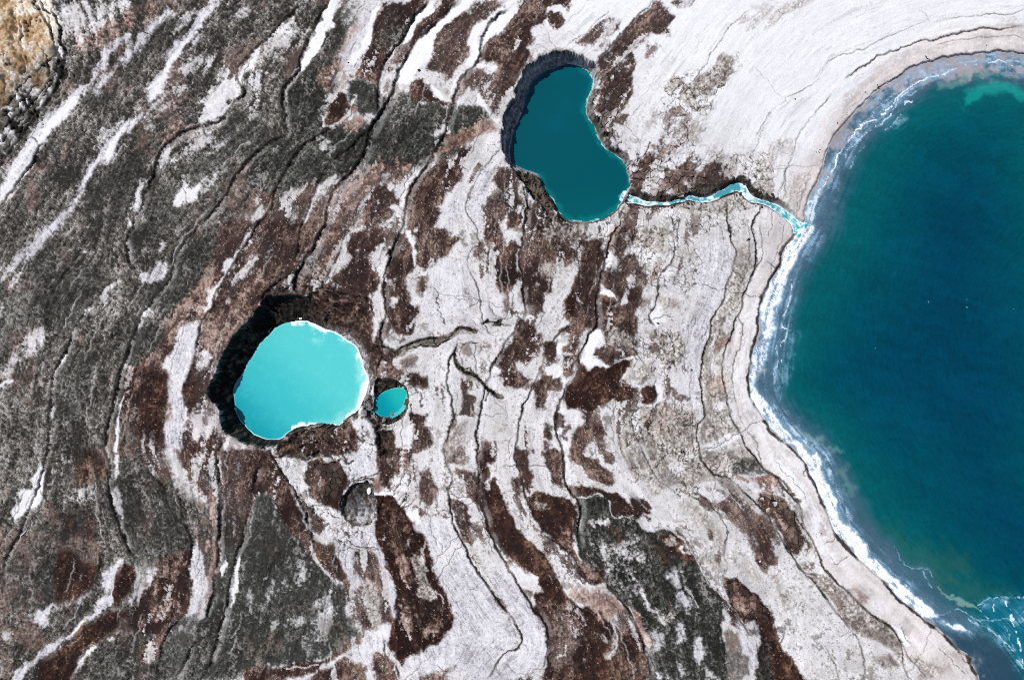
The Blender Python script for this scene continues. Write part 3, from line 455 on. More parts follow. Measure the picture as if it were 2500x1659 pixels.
 ("N", .85, 9, "B3 1570,170 1690,120 1690,280 1620,400 1580,520 1530,650 1510,780 1440,880 1480,1000 1480,1120 1520,1290 1340,1330 1340,1200 1320,1000 1340,870 1370,720 1440,580 1510,400 1550,260"),
 ("P", .7, 8, "B3 1460,650 1530,620 1520,720 1470,740"), ("R", .6, 6, "B3 1430,800 1530,740 1500,840 1440,860"), ("P", .6, 8, "B3 1360,900 1440,920 1420,1000 1340,980"), ("W", .75, 5, "B3 1400,1230 1500,1200 1510,1240 1410,1270"), ("R", .4, 10, "B3 1350,1060 1460,1050 1460,1140 1350,1150"),
 ("L", .92, 14, "B3 1280,130 1500,30 1560,190 1530,330 1400,620 1350,800 1320,1000 1320,1190 1200,1180 1160,1100 1220,900 1210,740 1270,520 1310,250"), ("W", .4, 14, "B3 1420,130 1500,140 1480,280 1420,300"),
 ("N", .88, 10, "B3 800,1370 900,1260 1100,1220 1280,1290 1290,1450 1310,1568 760,1500"), ("R", .35, 12, "B3 900,1330 1080,1250 1250,1320 1100,1400"), ("N", .9, 7, "B3 1350,1330 1500,1310 1580,1420 1320,1500 1310,1400"), ("W", .7, 6, "B3 1330,1500 1500,1420 1580,1410 1590,1440 1400,1530 1330,1540"), ("B", .8, 4, "B3 940,1340 975,1350 960,1385 935,1370"),
 ("W", .7, 7, "B3 850,1290 890,1270 900,1380 860,1400"), ("B", .6, 4, "B3 1110,1110 1140,1110 1150,1160 1220,1180 1200,1210 1150,1190"),
 ("B", .85, 8, "B2 480,-10 560,-10 640,60 590,140 620,190 560,240 530,330 480,390 560,430 690,510 600,480 300,460 260,440 300,300 380,180"), ("R", .5, 10, "B2 470,100 580,60 600,160 560,240 480,380 420,360 470,240"),
 ("B", .93, 6, "B2 640,60 760,40 800,0 890,20 900,110 840,130 760,210 780,270 850,360 850,420 770,480 700,450 560,400 560,350 620,290 680,220 640,140"), ("G", .6, 12, "B2 340,240 430,180 470,260 440,330 360,330"),
 ("B", .95, 6, "B2 980,80 1030,50 1080,160 1100,190 1080,290 1030,370 1050,460 1060,520 1130,560 1130,640 1080,720 960,730 910,620 890,520 890,340 940,200"), ("P", .8, 5, "B2 940,480 970,500 970,550 940,540"), ("P", .7, 6, "B2 920,350 980,360 960,410 930,400"),
 ("B", .93, 7, "B2 1080,50 1220,10 1330,60 1400,110 1330,190 1270,220 1240,290 1160,300 1100,240 1110,150"), ("W", .85, 4, "B2 1040,30 1070,40 1100,150 1110,200 1090,260 1080,200 1090,160 1060,120"),
 ("B", .6, 9, "B2 1100,350 1200,340 1180,440 1110,460"), ("B", .9, 6, "B2 1790,120 1800,330 1740,470 1680,460 1690,200"), ("B", .6, 6, "B2 1700,490 1740,500 1730,600 1700,590"),
 ("B", .85, 5, "B2 870,650 940,670 930,740 870,830 800,820 800,780 850,760"), ("B", .93, 6, "B2 890,860 980,870 930,920 940,960 1060,1020 1190,1040 1180,1100 1080,1110 1060,1080 960,1040 830,1020 850,920"),
 ("P", .85, 5, "B2 800,560 850,560 860,640 840,780 805,780 800,680"),
 ("B", .9, 7, "B2 1080,1290 1190,1300 1170,1370 1220,1390 1220,1500 1100,1540 1000,1568 1090,1470 1100,1390 1050,1330"), ("K", .9, 5, "B2 840,1390 940,1400 950,1568 850,1568"), ("B", .9, 8, "B2 -60,580 60,430 300,400 560,410 760,480 850,600 860,760 830,860 800,700 700,560 500,470 300,480 100,490 -20,640"), ("P", .8, 5, "B2 800,520 850,560 860,640 840,780 805,780 800,680"), ("P", .7, 4, "B2 220,450 250,390 240,330 270,330 290,380 270,450"),
 ("B", .97, 6, "B2 160,1480 270,1420 420,1390 560,1390 680,1350 720,1420 700,1530 560,1568 180,1568"),
 ("W", .55, 9, "B2 950,1380 1060,1370 1100,1440 1040,1530 960,1510"), ("L", .7, 8, "B2 680,1320 780,1330 840,1380 830,1568 720,1568 730,1420"),
 ("B", .9, 8, "B2 1790,800 1720,870 1680,960 1720,1000 1670,1040 1720,1080 1790,1110"), ("B", .8, 6, "B2 1430,1030 1480,1080 1440,1150 1510,1180 1490,1290 1390,1290 1430,1160"),
 ("B", .45, 9, "B2 1380,820 1460,790 1580,790 1600,830 1480,880 1390,870"), ("N", .8, 8, "B2 1330,1390 1450,1330 1440,1480 1320,1568"), ("B", .5, 6, "B2 1030,920 1100,910 1090,960 1050,970"),
 ("L", .9, 12, "B2 1180,330 1300,220 1420,280 1440,450 1440,650 1200,700 1170,560"), ("L", .6, 10, "B2 1460,260 1540,400 1560,640 1620,760 1480,740 1440,600"), ("L", .75, 10, "B2 1580,470 1690,480 1690,650 1570,640"),
 ("L", .6, 9, "B2 1340,920 1400,1000 1400,1200 1370,1290 1330,1120"), ("L", .6, 10, "B2 1590,1120 1640,1180 1600,1568 1530,1540"), ("B", .8, 6, "B2 1540,1480 1640,1470 1640,1568 1530,1568"),
 ("N", .9, 4, "B2 980,865 1040,810 1130,775 1230,760 1280,770 1400,690 1500,700 1540,730 1460,740 1380,760 1290,800 1260,840 1180,845 1130,830 1060,850"), ("M", .58, 6, "B2 960,850 1040,815 1120,785 1230,755 1290,765 1340,740 1400,695 1420,715 1350,760 1280,795 1250,830 1160,835 1100,815 1020,850 980,875"), ("M", .8, 3, "B2 1575,660 1700,665 1690,695 1640,680"), ("N", .8, 4, "B2 1370,880 1400,940 1440,1000 1510,1030 1580,1090 1640,1160 1600,1140 1540,1080 1450,1030 1390,960"), ("N", .8, 4, "B2 1400,960 1460,980 1500,1020 1430,1020"),
 ("L", .9, 5, "A2 1680,1010 1650,1130 1620,1250 1580,1330 1570,1480 1560,1568 1480,1568 1450,1440 1470,1300 1560,1170"), ("L", .8, 10, "A2 1300,1340 1420,1280 1460,1360 1440,1500 1330,1568 1260,1500 1290,1400"),
 ("B", .85, 8, "A2 1680,1160 1800,1180 1800,1320 1700,1300 1640,1220"), ("B", .8, 8, "A2 1600,1350 1700,1290 1780,1330 1720,1450 1640,1568 1580,1568 1570,1450"),
]
# ochre and shattered ground of the cliff in the upper left corner
CLIFF = "F -60,-60 105,-60 130,20 145,70 160,115 150,170 128,225 72,292 36,345 -60,420"
AREAS += [
 ("P", .42, 10, "C2 90,880 180,860 210,960 190,1030 110,1000"), ("P", .40, 9, "C2 290,740 330,760 330,900 280,880"), ("P", .5, 9, "C2 400,1190 480,1120 550,1090 570,1170 500,1250 400,1330 380,1260"), ("P", .38, 10, "C2 -10,980 60,1020 60,1080 0,1120"),
 ("P", .4, 8, "C2 60,1180 300,1150 420,1170 300,1180 100,1210"), ("P", .38, 8, "C2 430,1040 520,960 540,1040 500,1100"), ("M", .45, 16, "C2 60,560 200,640 260,760 120,760 20,680"), ("M", .4, 16, "C2 500,1200 620,1180 640,1280 520,1340"), ("M", .4, 14, "C2 -40,1250 160,1280 120,1400 -40,1400"),
]
# fine light seams
SEAMS = [
 ("P", 2.6, "B2 760,20 650,70 600,130 630,180 560,240 540,330 490,400"), ("R", 2.4, "A2 640,525 740,520 800,535 850,560"),
 ("P", 2.0, "C3 900,970 940,1010 970,1100 1040,1130 1070,1170"), ("P", 1.8, "C3 690,370 700,420 740,465 830,470 870,460"), ("P", 1.8, "C3 470,320 560,320 600,300 640,325"),
 ("P", 2.2, "C3 1210,930 1240,980 1280,1030 1290,1080"), ("P", 2.2, "C2 400,660 430,760 480,830 540,880"), ("L", 2.2, "C3 990,520 1120,550 1200,620 1290,740 1340,840 1450,1000 1500,1050"),
 ("R", 2.0, "B2 470,60 560,80 600,60"), ("P", 2.0, "A2 940,0 880,50 870,90"), ("P", 2.0, "C2 1160,620 1150,720 1190,820"), ("P", 2.0, "C2 1230,980 1280,1010 1300,1050"), ("P", 2.0, "C2 230,1480 330,1465 450,1460"),
 ("P", 1.6, "C3 650,1260 680,1310"), ("P", 1.8, "C3 720,1180 760,1300 750,1380 690,1420"), ("P", 1.8, "C3 400,1330 390,1400 350,1420"),
]
LAKE = ("A4 2100,300 1792,375 1700,355 1600,350 1500,365 1400,370 1300,385 1200,405 1100,430 1000,475 930,525 850,575 780,630 720,680 660,740 610,800 560,860 510,920 470,980 440,1040 420,1110 400,1190 370,1250 330,1330 300,1400 285,1450 300,1510 "
        "B4 240,60 180,130 140,190 120,270 80,350 40,430 10,500 B3 1720,560 1720,680 1700,780 1670,880 1660,990 1650,1100 1670,1190 1720,1280 1770,1350 B4 40,1380 100,1440 170,1500 220,1545 C4 300,80 340,160 380,270 430,390 480,500 510,570 590,660 660,720 740,810 830,890 900,970 980,1050 1070,1110 1140,1180 1220,1230 1290,1300 1360,1370 1420,1400 1440,1470 1490,1560 1500,2100 2600,2100 2600,300")
# sinkholes: rim on the flat and water line at the bottom
KID_RIM = "A3 150,430 210,390 290,340 360,338 440,360 520,390 580,412 605,450 622,510 610,560 592,620 572,680 598,730 636,800 668,880 700,950 742,1000 792,1060 814,1130 838,1190 843,1260 835,1320 825,1350 800,1385 765,1432 695,1490 600,1528 500,1538 410,1522 345,1482 310,1452 250,1420 195,1365 152,1310 108,1240 50,1180 4,1120 -26,1060 -46,980 -46,900 -28,800 -4,740 20,690 40,635 70,570 108,500"
KID_WATER = "A3 110,700 120,640 160,570 200,520 260,480 340,445 420,438 500,455 550,480 580,520 590,560 575,630 530,690 522,750 540,800 580,850 600,910 640,990 700,1060 760,1100 800,1150 825,1210 825,1280 800,1330 770,1380 740,1440 680,1480 600,1515 500,1525 420,1510 360,1480 330,1440 300,1370 260,1310 230,1240 220,1190 180,1170 120,1150 60,1130 25,1110 10,1060 15,1010 25,950 40,880 60,840 95,780"
BIG_RIM = "B2 34,560 -36,640 -136,740 -186,820 -236,900 -266,990 -306,1080 -316,1150 -296,1210 -256,1250 -236,1320 -216,1400 -150,1430 -96,1480 -36,1500 34,1525 120,1530 175,1482 222,1440 272,1410 340,1382 440,1388 520,1392 570,1372 642,1312 692,1297 742,1255 795,1180 806,1090 825,1010 862,900 868,842 830,815 800,780 800,700 790,620 760,560 680,500 600,480 500,452 400,462 300,472 200,467 100,472 52,492"
BIG_WATER = "B2 56,790 80,760 140,710 190,675 260,655 340,650 400,665 460,695 540,720 600,760 660,800 700,830 720,870 740,940 760,1000 780,1060 780,1130 760,1180 735,1240 690,1290 640,1310 570,1370 540,1385 470,1375 400,1370 330,1370 270,1400 220,1430 170,1475 100,1470 40,1452 -36,1400 -96,1330 -136,1270 -146,1200 -136,1100 -96,1030 -46,960 -6,880"
SML_RIM = "B2 822,1035 900,1038 980,1058 1050,1100 1064,1180 1052,1250 1020,1315 960,1352 900,1372 850,1330 812,1300 822,1200 815,1100"
SML_WATER = "B2 835,1260 830,1210 850,1170 900,1140 950,1120 1010,1125 1040,1150 1020,1200 1000,1250 960,1275 910,1300 870,1295"
DRY_RIM = "C2 720,210 800,215 832,260 822,330 826,430 822,480 740,526 680,520 620,480 595,420 590,350 620,280 670,230"
STREAM = [("A3 795,1340", 13), ("A3 850,1368", 11), ("A3 920,1392", 8), ("A3 1000,1390", 5), ("A3 1080,1386", 4.5), ("A3 1150,1375", 5), ("A3 1200,1357", 6), ("A3 1255,1350", 8), ("A3 1285,1366", 8), ("A3 1340,1368", 9), ("A3 1400,1350", 9), ("A3 1460,1322", 10), ("A3 1510,1298", 12), ("A3 1565,1282", 14), ("A3 1608,1300", 16), ("A3 1640,1345", 13), ("A3 1690,1372", 9), ("A3 1740,1388", 8), ("A4 50,1402", 9), ("A4 110,1432", 11), ("A4 150,1460", 12), ("A4 200,1500", 13), ("A4 235,1540", 14), ("B4 255,30", 18), ("B4 330,45", 22)]
# ----------------------------------------------------------------- noise tools
f32 = np.float32


def axis(n_in, lo, hi, n_out, reach):
    a = np.linspace(lo, hi, n_in)
    st = a[1] - a[0]
    k = np.arange(1, n_out + 1)
    g = st * k + (reach - st * n_out) * (k / n_out) ** 3
    return np.concatenate([lo - g[::-1], a, hi + g]).astype(f32)


STEP = 1.9
XS = axis(int((GW + 60) / STEP), -30, GW + 30, 44, 2200)
YS = axis(int((GH + 60) / STEP), -30, GH + 30, 44, 2200)
NX, NY = len(XS), len(YS)
PX, PY = np.meshgrid(XS, YS)
PX = PX.astype(f32)
PY = PY.astype(f32)
XSC = np.clip(XS, -6, GW + 6)
YSC = np.clip(YS, -6, GH + 6)


def vnoise(x, y, seed):
    tab = np.random.RandomState(seed).rand(256, 256).astype(f32) * 2 - 1
    xi = np.floor(x)
    yi = np.floor(y)
    fx = x - xi
    fy = y - yi
    fx = fx * fx * (3 - 2 * fx)
    fy = fy * fy * (3 - 2 * fy)
    xi = xi.astype(np.int32)
    yi = yi.astype(np.int32)
    x0, x1, y0, y1 = xi & 255, (xi + 1) & 255, yi & 255, (yi + 1) & 255
    a = tab[y0, x0]
    a = a + (tab[y0, x1] - a) * fx
    b = tab[y1, x0]
    b = b + (tab[y1, x1] - b) * fx
    return a + (b - a) * fy


def fbm(scale, octs, seed, x=None, y=None, gain=0.55):
    x = PX if x is None else x
    y = PY if y is None else y
    out, amp, tot = 0, 1.0, 0.0
    for o in range(octs):
        s = (2.03 ** o) / scale
        out = out + amp * vnoise(x * f32(s) + f32(o * 17.3), y * f32(s) + f32(o * 9.1), seed + o)
        tot += amp * amp
        amp *= gain
    return (out / f32(math.sqrt(tot) * 0.45)).astype(f32)   # about unit spread


def sst(a, b, x):
    t = np.clip((x - f32(a)) / f32(b - a), 0, 1)
    return t * t * (3 - 2 * t)


def voronoi(scale, seed, wx, wy):
    """gap between the two nearest seeds (0 on a crack) and a number for each plate"""
    r = np.random.RandomState(seed)
    jx, jy, idn = (r.rand(256, 256).astype(f32) for _ in range(3))
    x = (PX + wx) / f32(scale)
    y = (PY + wy) / f32(scale)
    xi = np.floor(x).astype(np.int32)
    yi = np.floor(y).astype(np.int32)
    f1 = np.full(x.shape, 9, f32)
    f2 = np.full(x.shape, 9, f32)
    pid = np.zeros(x.shape, f32)
    for dy in (-1, 0, 1):
        for dx in (-1, 0, 1):
            cx, cy = xi + dx, yi + dy
            a, b = cy & 255, cx & 255
            d = np.sqrt((cx + jx[a, b] - x) ** 2 + (cy + jy[a, b] - y) ** 2)
            near = d < f1
            f2 = np.where(near, f1, np.minimum(f2, d))
            pid = np.where(near, idn[a, b], pid)
            f1 = np.where(near, d, f1)
    return ((f2 - f1) * f32(scale)).astype(f32), pid


nA = fbm(150, 4, 11)
nB = fbm(48, 4, 31)
nC = fbm(17, 3, 51)
nD = fbm(5.6, 3, 71, gain=.75)
nW = np.random.RandomState(5).randn(NY, NX).astype(f32)
wX = fbm(34, 4, 91, gain=.6)
wY = fbm(34, 4, 111, gain=.6)
QX = np.clip(PX, -6, GW + 6) + wX * f32(3.2)
QY = np.clip(PY, -6, GH + 6) + wY * f32(3.2)
HX = np.clip(PX, -6, GW + 6) + wX * f32(1.6)
HY = np.clip(PY, -6, GH + 6) + wY * f32(1.6)
RX = np.clip(PX, -6, GW + 6) + fbm(34, 2, 93) * f32(1.5) + fbm(11, 1, 95) * f32(.4)      # rims: broad wobble only
RY = np.clip(PY, -6, GH + 6) + fbm(34, 2, 97) * f32(1.5) + fbm(11, 1, 99) * f32(.4)


def window(p, m):
    i0 = np.searchsorted(XSC, p[:, 0].min() - m, 'left')
    i1 = np.searchsorted(XSC, p[:, 0].max() + m, 'right')
    j0 = np.searchsorted(YSC, p[:, 1].min() - m, 'left')
    j1 = np.searchsorted(YSC, p[:, 1].max() + m, 'right')
    return slice(j0, j1), slice(i0, i1)


def seg_dist(x, y, a, b):
    dx, dy = b[0] - a[0], b[1] - a[1]
    L2 = dx * dx + dy * dy + 1e-9
    t = np.clip(((x - a[0]) * dx + (y - a[1]) * dy) / f32(L2), 0, 1)
    ex, ey = x - a[0] - t * dx, y - a[1] - t * dy
    return ex * ex + ey * ey, t, (dx * ey - dy * ex)


def poly_sdf(p, x, y):
    """positive inside"""
    d = np.full(x.shape, 1e12, f32)
    ins = np.zeros(x.shape, bool)
    n = len(p)
    for i in range(n):
        a, b = p[i], p[(i + 1) % n]
        q, _, _ = seg_dist(x, y, a, b)
        np.minimum(d, q, out=d)
        if a[1] != b[1]:
            c = (a[1] > y) != (b[1] > y)
            ins ^= c & (x < (b[0] - a[0]) * (y - a[1]) / f32(b[1] - a[1]) + a[0])
    d = np.sqrt(d)
    return np.where(ins, d, -d)


def smooth_line(p, n=2, closed=False):
    for _ in range(n):
        if closed:
            q = np.roll(p, -1, 0)
            p = np.stack([p * .75 + q * .25, p * .25 + q * .75], 1).reshape(-1, 2)
        else:
            a, b = p[:-1], p[1:]
            m = np.stack([a * .75 + b * .25, a * .25 + b * .75], 1).reshape(-1, 2)
            p = np.concatenate([p[:1], m, p[-1:]])
    return p


# ----------------------------------------------------------------- grain direction (along the old shore lines)
lines = [pts(s[2]) for s in SCARPS if s[0] > 2.2]
lake_pts = pts(LAKE)
sp, st_ = [], []
for p in lines + [lake_pts[1:-4]]:
    for a, b in zip(p[:-1], p[1:]):
        L = math.hypot(*(b - a))
        for k in range(int(L / 16) + 1):
            sp.append(a + (b - a) * (k + .5) / (int(L / 16) + 1))
            st_.append((b - a) / (L + 1e-6))
sp = np.array(sp, f32)
st_ = np.array(st_, f32)
gx, gy = np.meshgrid(np.arange(-20, 2560, 40, dtype=f32), np.arange(-20, 1720, 40, dtype=f32))
w = 1.0 / (((gx.ravel()[:, None] - sp[:, 0]) ** 2 + (gy.ravel()[:, None] - sp[:, 1]) ** 2) + 900.0) ** 2
txx = (w * st_[:, 0] ** 2).sum(1)
txy = (w * st_[:, 0] * st_[:, 1]).sum(1)
tyy = (w * st_[:, 1] ** 2).sum(1)
ang = (0.5 * np.arctan2(2 * txy, txx - tyy)).reshape(gx.shape)
c2, s2 = np.cos(2 * ang), np.sin(2 * ang)


def grid_sample(g, x, y):
    u = np.clip((x + 20) / 40, 0, g.shape[1] - 1.001)
    v = np.clip((y + 20) / 40, 0, g.shape[0] - 1.001)
    ui, vi = u.astype(np.int32), v.astype(np.int32)
    fu, fv = u - ui, v - vi
    return (g[vi, ui] * (1 - fu) * (1 - fv) + g[vi, ui + 1] * fu * (1 - fv) + g[vi + 1, ui] * (1 - fu) * fv + g[vi + 1, ui + 1] * fu * fv)


th = 0.5 * np.arctan2(grid_sample(s2, PX, PY), grid_sample(c2, PX, PY))
DX, DY = np.cos(th).astype(f32), np.sin(th).astype(f32)


def lic(src, n, stepn):
    acc = src.copy()
    for sgn in (1, -1):
        x = np.broadcast_to(np.arange(NX, dtype=f32), (NY, NX)).copy()
        y = np.broadcast_to(np.arange(NY, dtype=f32)[:, None], (NY, NX)).copy()
        pdx, pdy = DX * sgn, DY * sgn
        xi = x.astype(np.int32)
        yi = y.astype(np.int32)
        for k in range(n):
            x += pdx * f32(stepn)
            y += pdy * f32(stepn)
            np.clip(x, 0, NX - 1, out=x)
            np.clip(y, 0, NY - 1, out=y)
            xi = (x + .5).astype(np.int32)
            yi = (y + .5).astype(np.int32)
            acc += src[yi, xi]
    acc -= acc.mean()
    return acc / acc.std()


licF = lic(nW, 7, 1.0)                     # fine hair-like grain
licC = lic(fbm(9, 2, 131), 9, 4.0)         # long streaks
licM = lic(fbm(13, 3, 141, gain=.6), 9, 1.5)   # mottles drawn out along the bands
licP = lic(fbm(24, 4, 145, gain=.62), 10, 2.4)
crackA, plateA = voronoi(30, 201, wX * 7, wY * 7)
crackB, plateB = voronoi(13, 203, wX * 3.5, wY * 3.5)
nR = fbm(70, 3, 151)
dash = ((1 - sst(0, .16, np.abs(fbm(15, 2, 161)))) * sst(.35, .9, fbm(22, 2, 171) + .35 * nB) * sst(-.2, .3, fbm(7, 1, 175))).astype(f32)   # short open cracks
licN = (licF * f32(.6) + nD * f32(.8)).astype(f32)

# ----------------------------------------------------------------- colours of the crusts
def srgb(r, g, b):
    c = np.array([r, g, b]) / 255.0
    return np.sqrt(np.where(c <= .04045, c / 12.92, ((c + .055) / 1.055) ** 2.4)).astype(f32)   # kept as square roots, so that blends stay even


def mixc(a, b, t):
    return a + (b - a) * t[..., None]


C = {k: srgb(*v) for k, v in dict(
    g0=(42, 40, 38), g1=(96, 92, 88), g2=(182, 178, 175), d0=(29, 30, 28), d1=(60, 61, 57), d2=(122, 122, 118),
    b0=(34, 22, 20), b1=(64, 46, 41), b2=(142, 120, 110), k0=(30, 17, 15), k1=(56, 34, 28), k2=(118, 90, 72), speck=(205, 195, 188),
    r0=(88, 64, 56), r1=(140, 111, 101), r2=(196, 177, 168), n0=(94, 86, 80), n1=(160, 153, 148), n2=(210, 206, 203),
    p0=(166, 163, 164), p1=(209, 207, 209), p2=(234, 233, 237), w0=(212, 212, 219), w1=(242, 242, 246),
    l0=(152, 150, 156), l1=(202, 200, 206), l2=(228, 227, 232), s0=(164, 154, 152), s1=(208, 201, 200), s2=(228, 223, 224),
    m0=(26, 24, 22), m1=(58, 51, 46), m2=(110, 98, 88), o0=(86, 64, 44), o1=(168, 135, 98), o2=(243, 234, 222)).items()}


def ramp(a, b, c, t):
    t = np.clip(t, 0, 1)
    return np.where((t < .5)[..., None], mixc(a, b, t * 2), mixc(b, c, t * 2 - 1))


def crust(kind, s):
    A, B_, Cc, Dd, W_, F_, L_ = nA[s], nB[s], licM[s] * f32(.75) + nC[s] * f32(.45), nD[s], nW[s], licF[s], licC[s]
    seam = (1 - sst(.02, .22, np.abs(licM[s] * .8 + nB[s] * .5 + .25 * Dd))) * sst(-.2, .9, nR[s] + .4 * B_)
    if kind == "G":
        t = .37 + .08 * A + .09 * B_ + .12 * Cc + .20 * Dd + .05 * F_ + .07 * L_ + .12 * W_
        col = ramp(C["g0"], C["g1"], C["g2"], t)
        col = mixc(col, C["r1"] * f32(.92), .42 * sst(.5, 1.6, nR[s] + .4 * Cc))
        return mixc(col, C["m0"], np.maximum(.75 * sst(1.3, 2.2, -Dd - .4 * F_), .9 * dash[s]))
    if kind == "D":
        t = .32 + .10 * A + .11 * B_ + .13 * Cc + .20 * Dd + .05 * F_ + .12 * W_
        col = ramp(C["d0"], C["d1"], C["d2"], t)
        col = mixc(col, C["p0"], .58 * sst(1.2, 2.5, .7 * Dd + .6 * Cc + .8 * nR[s]))
        col = mixc(col, C["m0"], .55 * (1 - sst(.5, 2.2, crackA[s])) * sst(-.2, .8, B_ + .5 * nR[s]))
        return mixc(col, C["m0"], np.maximum(.7 * sst(1.3, 2.2, -Dd - .3 * F_), .9 * dash[s]))
    if kind == "B":
        t = .36 + .11 * A + .17 * B_ + .17 * Cc + .19 * Dd + .06 * F_ + .11 * W_
        col = ramp(C["b0"], C["b1"], C["b2"], t)
        col = mixc(col, C["r1"], .22 * sst(.7, 1.9, nR[s] + .5 * Cc))
        col = mixc(col, C["m0"], .55 * dash[s])
        col = mixc(col, C["n2"], .5 * seam)
        win = sst(1.42, 1.7, -licP[s] + .35 * Dd)                # windows where the salt shows
        col = mixc(col, ramp(C["n1"], C["p1"], C["p2"], .5 + .2 * Dd), .85 * win)
        col = mixc(col, C["k0"], .45 * sst(.9, 1.5, licP[s] + .3 * Dd))
        return mixc(col, C["speck"], .8 * sst(2.2, 2.9, W_ + .35 * Dd))
    if kind == "K":
        t = .30 + .10 * A + .16 * B_ + .17 * Cc + .17 * Dd + .07 * W_
        col = ramp(C["k0"], C["k1"], C["k2"], t)
        return mixc(col, C["speck"], .65 * sst(2.2, 3.0, W_ + .5 * Dd))
    if kind == "R":
        return mixc(ramp(C["r0"], C["r1"], C["r2"], .46 + .16 * B_ + .21 * Cc + .20 * Dd + .08 * W_), C["m0"], .5 * dash[s])
    if kind == "N":
        t = .58 + .14 * B_ + .21 * Cc + .22 * Dd + .08 * W_
        col = ramp(C["n0"], C["n1"], C["n2"], t)
        return mixc(col, C["m1"], .5 * (1 - sst(.4, 1.9, crackB[s])) * sst(-.4, 1.0, B_ + .6 * nC[s]))
    if kind == "P":
        t = .66 + .08 * A + .10 * B_ + .12 * Cc + .12 * Dd + .07 * F_ + .04 * W_
        return ramp(C["p0"], C["p1"], C["p2"], t)
    if kind == "W":
        t = .72 + .07 * B_ + .08 * F_ + .06 * L_ + .04 * W_
        return mixc(C["w0"], C["w1"], np.clip(t, 0, 1))
    if kind == "L":
        t = .57 + .08 * A + .09 * B_ + .10 * Cc + .14 * Dd + .08 * F_ + .12 * W_ + .07 * L_
        return mixc(ramp(C["l0"], C["l1"], C["l2"], t), C["m1"], .4 * dash[s] + .35 * sst(1.6, 2.6, -Dd - .4 * W_))
    if kind == "S":
        t = .56 + .10 * A + .14 * B_ + .12 * Cc + .08 * Dd + .06 * L_ + .03 * W_
        return ramp(C["s0"], C["s1"], C["s2"], t)
    if kind == "M":
        return ramp(C["m0"], C["m1"], C["m2"], .40 + .12 * B_ + .18 * Cc + .22 * Dd + .06 * W_)
    if kind == "O":
        return ramp(C["o0"], C["o1"], C["o2"], .46 + .2 * A + .2 * B_ + .15 * Cc + .15 * Dd)


full = (slice(0, NY), slice(0, NX))
# the flat itself: pale salt, cleaner towards the upper right
ALB = crust("P", full)
wh = sst(-120, 420, (PX - 1250) * f32(.62) - (PY - 260) * f32(.95) + nA * 60)
ALB = mixc(ALB, np.array(C["w1"]) * f32(.985) + (crust("W", full) - C["w1"]) * f32(.8), (wh * f32(.93)).astype(f32))
# thin grey wash following the old shore lines
ALB = mixc(ALB, C["p0"], (.38 * sst(.7, 2.0, licC + .5 * nB) * (1 - .6 * wh)).astype(f32))
# faint cracked mud showing through the salt
lowr = 1 - wh
ALB = mixc(ALB, C["n0"], (.62 * sst(.3, 1.9, nC * .8 + .6 * nB + .6 * nD) * lowr * sst(-.3, 1.0, nA + .35)).astype(f32))
ALB = mixc(ALB, C["n1"], (.42 * sst(.3, 1.5, nD * .9 + nR * .7 + licM * .5) * lowr).astype(f32))
ALB = mixc(ALB, C["g1"], (.45 * sst(1.0, 2.2, nD + .5 * nW + .3 * licF) * lowr).astype(f32))
ALB = mixc(ALB, C["m1"], (dash * .5 * (lowr * .9 + .1)).astype(f32))
ALB = mixc(ALB, C["l0"], (wh * .26 * sst(.9, 2.2, licC * .8 + .6 * licF + .3 * nB)).astype(f32))
midw = sst(650, 1000, PX + .35 * PY - 150) * (1 - wh) * sst(1800, 1560, PX - .1 * PY)
isl = sst(1.25, 1.5, licP + .30 * nD + .25 * nA) * midw
ALB = mixc(ALB, ramp(C["b0"], C["b1"], C["n1"], .55 + .18 * nD + .12 * nC), (isl * .82).astype(f32))
COVER = np.zeros((NY, NX), f32)            # how much crust lies on the salt (it roughens the ground)
edge = (nD * f32(.6) + nC * f32(.25) + licM * f32(.8) + nW * f32(.15)).astype(f32)
for kind, k, soft, poly in AREAS:
    p = pts(poly)
    soft = soft * (.7 if kind in 'BKWNR' else .9)
    s = window(p, soft * 2.4 + 16)
    d = poly_sdf(p, QX[s], QY[s])
    en = edge[s] if kind not in "WL" else edge[s] * f32(.55) + licC[s] * f32(.45)
    m = sst(-soft, soft, d + en * f32(soft * .6) + f32(1.5 + soft * .3 if kind in 'BKDRNG' else 0)) * f32(.35 + .65 * k)
    if k < .93:                              # thin crust: patchy
        m = m * sst(-1.1, 1.1, (f32(k) - f32(.42)) * f32(4.6) + en * .7 + nB[s] * .45)
    ALB[s] = mixc(ALB[s], crust(kind, s), m)
    rough = dict(B=.9, K=1.0, D=.9, G=.8, R=.7, N=.8, M=1.2).get(kind, 0.1)
    COVER[s] += (rough - COVER[s]) * m
for kind, wd, ln in SEAMS:
    p = smooth_line(pts(ln), 2)
    s = window(p, wd * 5 + 10)
    d = np.full(PX[s].shape, 1e9, f32)
    for a, b in zip(p[:-1], p[1:]):
        d = np.minimum(d, seg_dist(QX[s], QY[s], a, b)[0])
    m = (1 - sst(wd * .5, wd * 1.7, np.sqrt(d) + nD[s])) * f32(.8)
    ALB[s] = mixc(ALB[s], crust(kind, s), m)

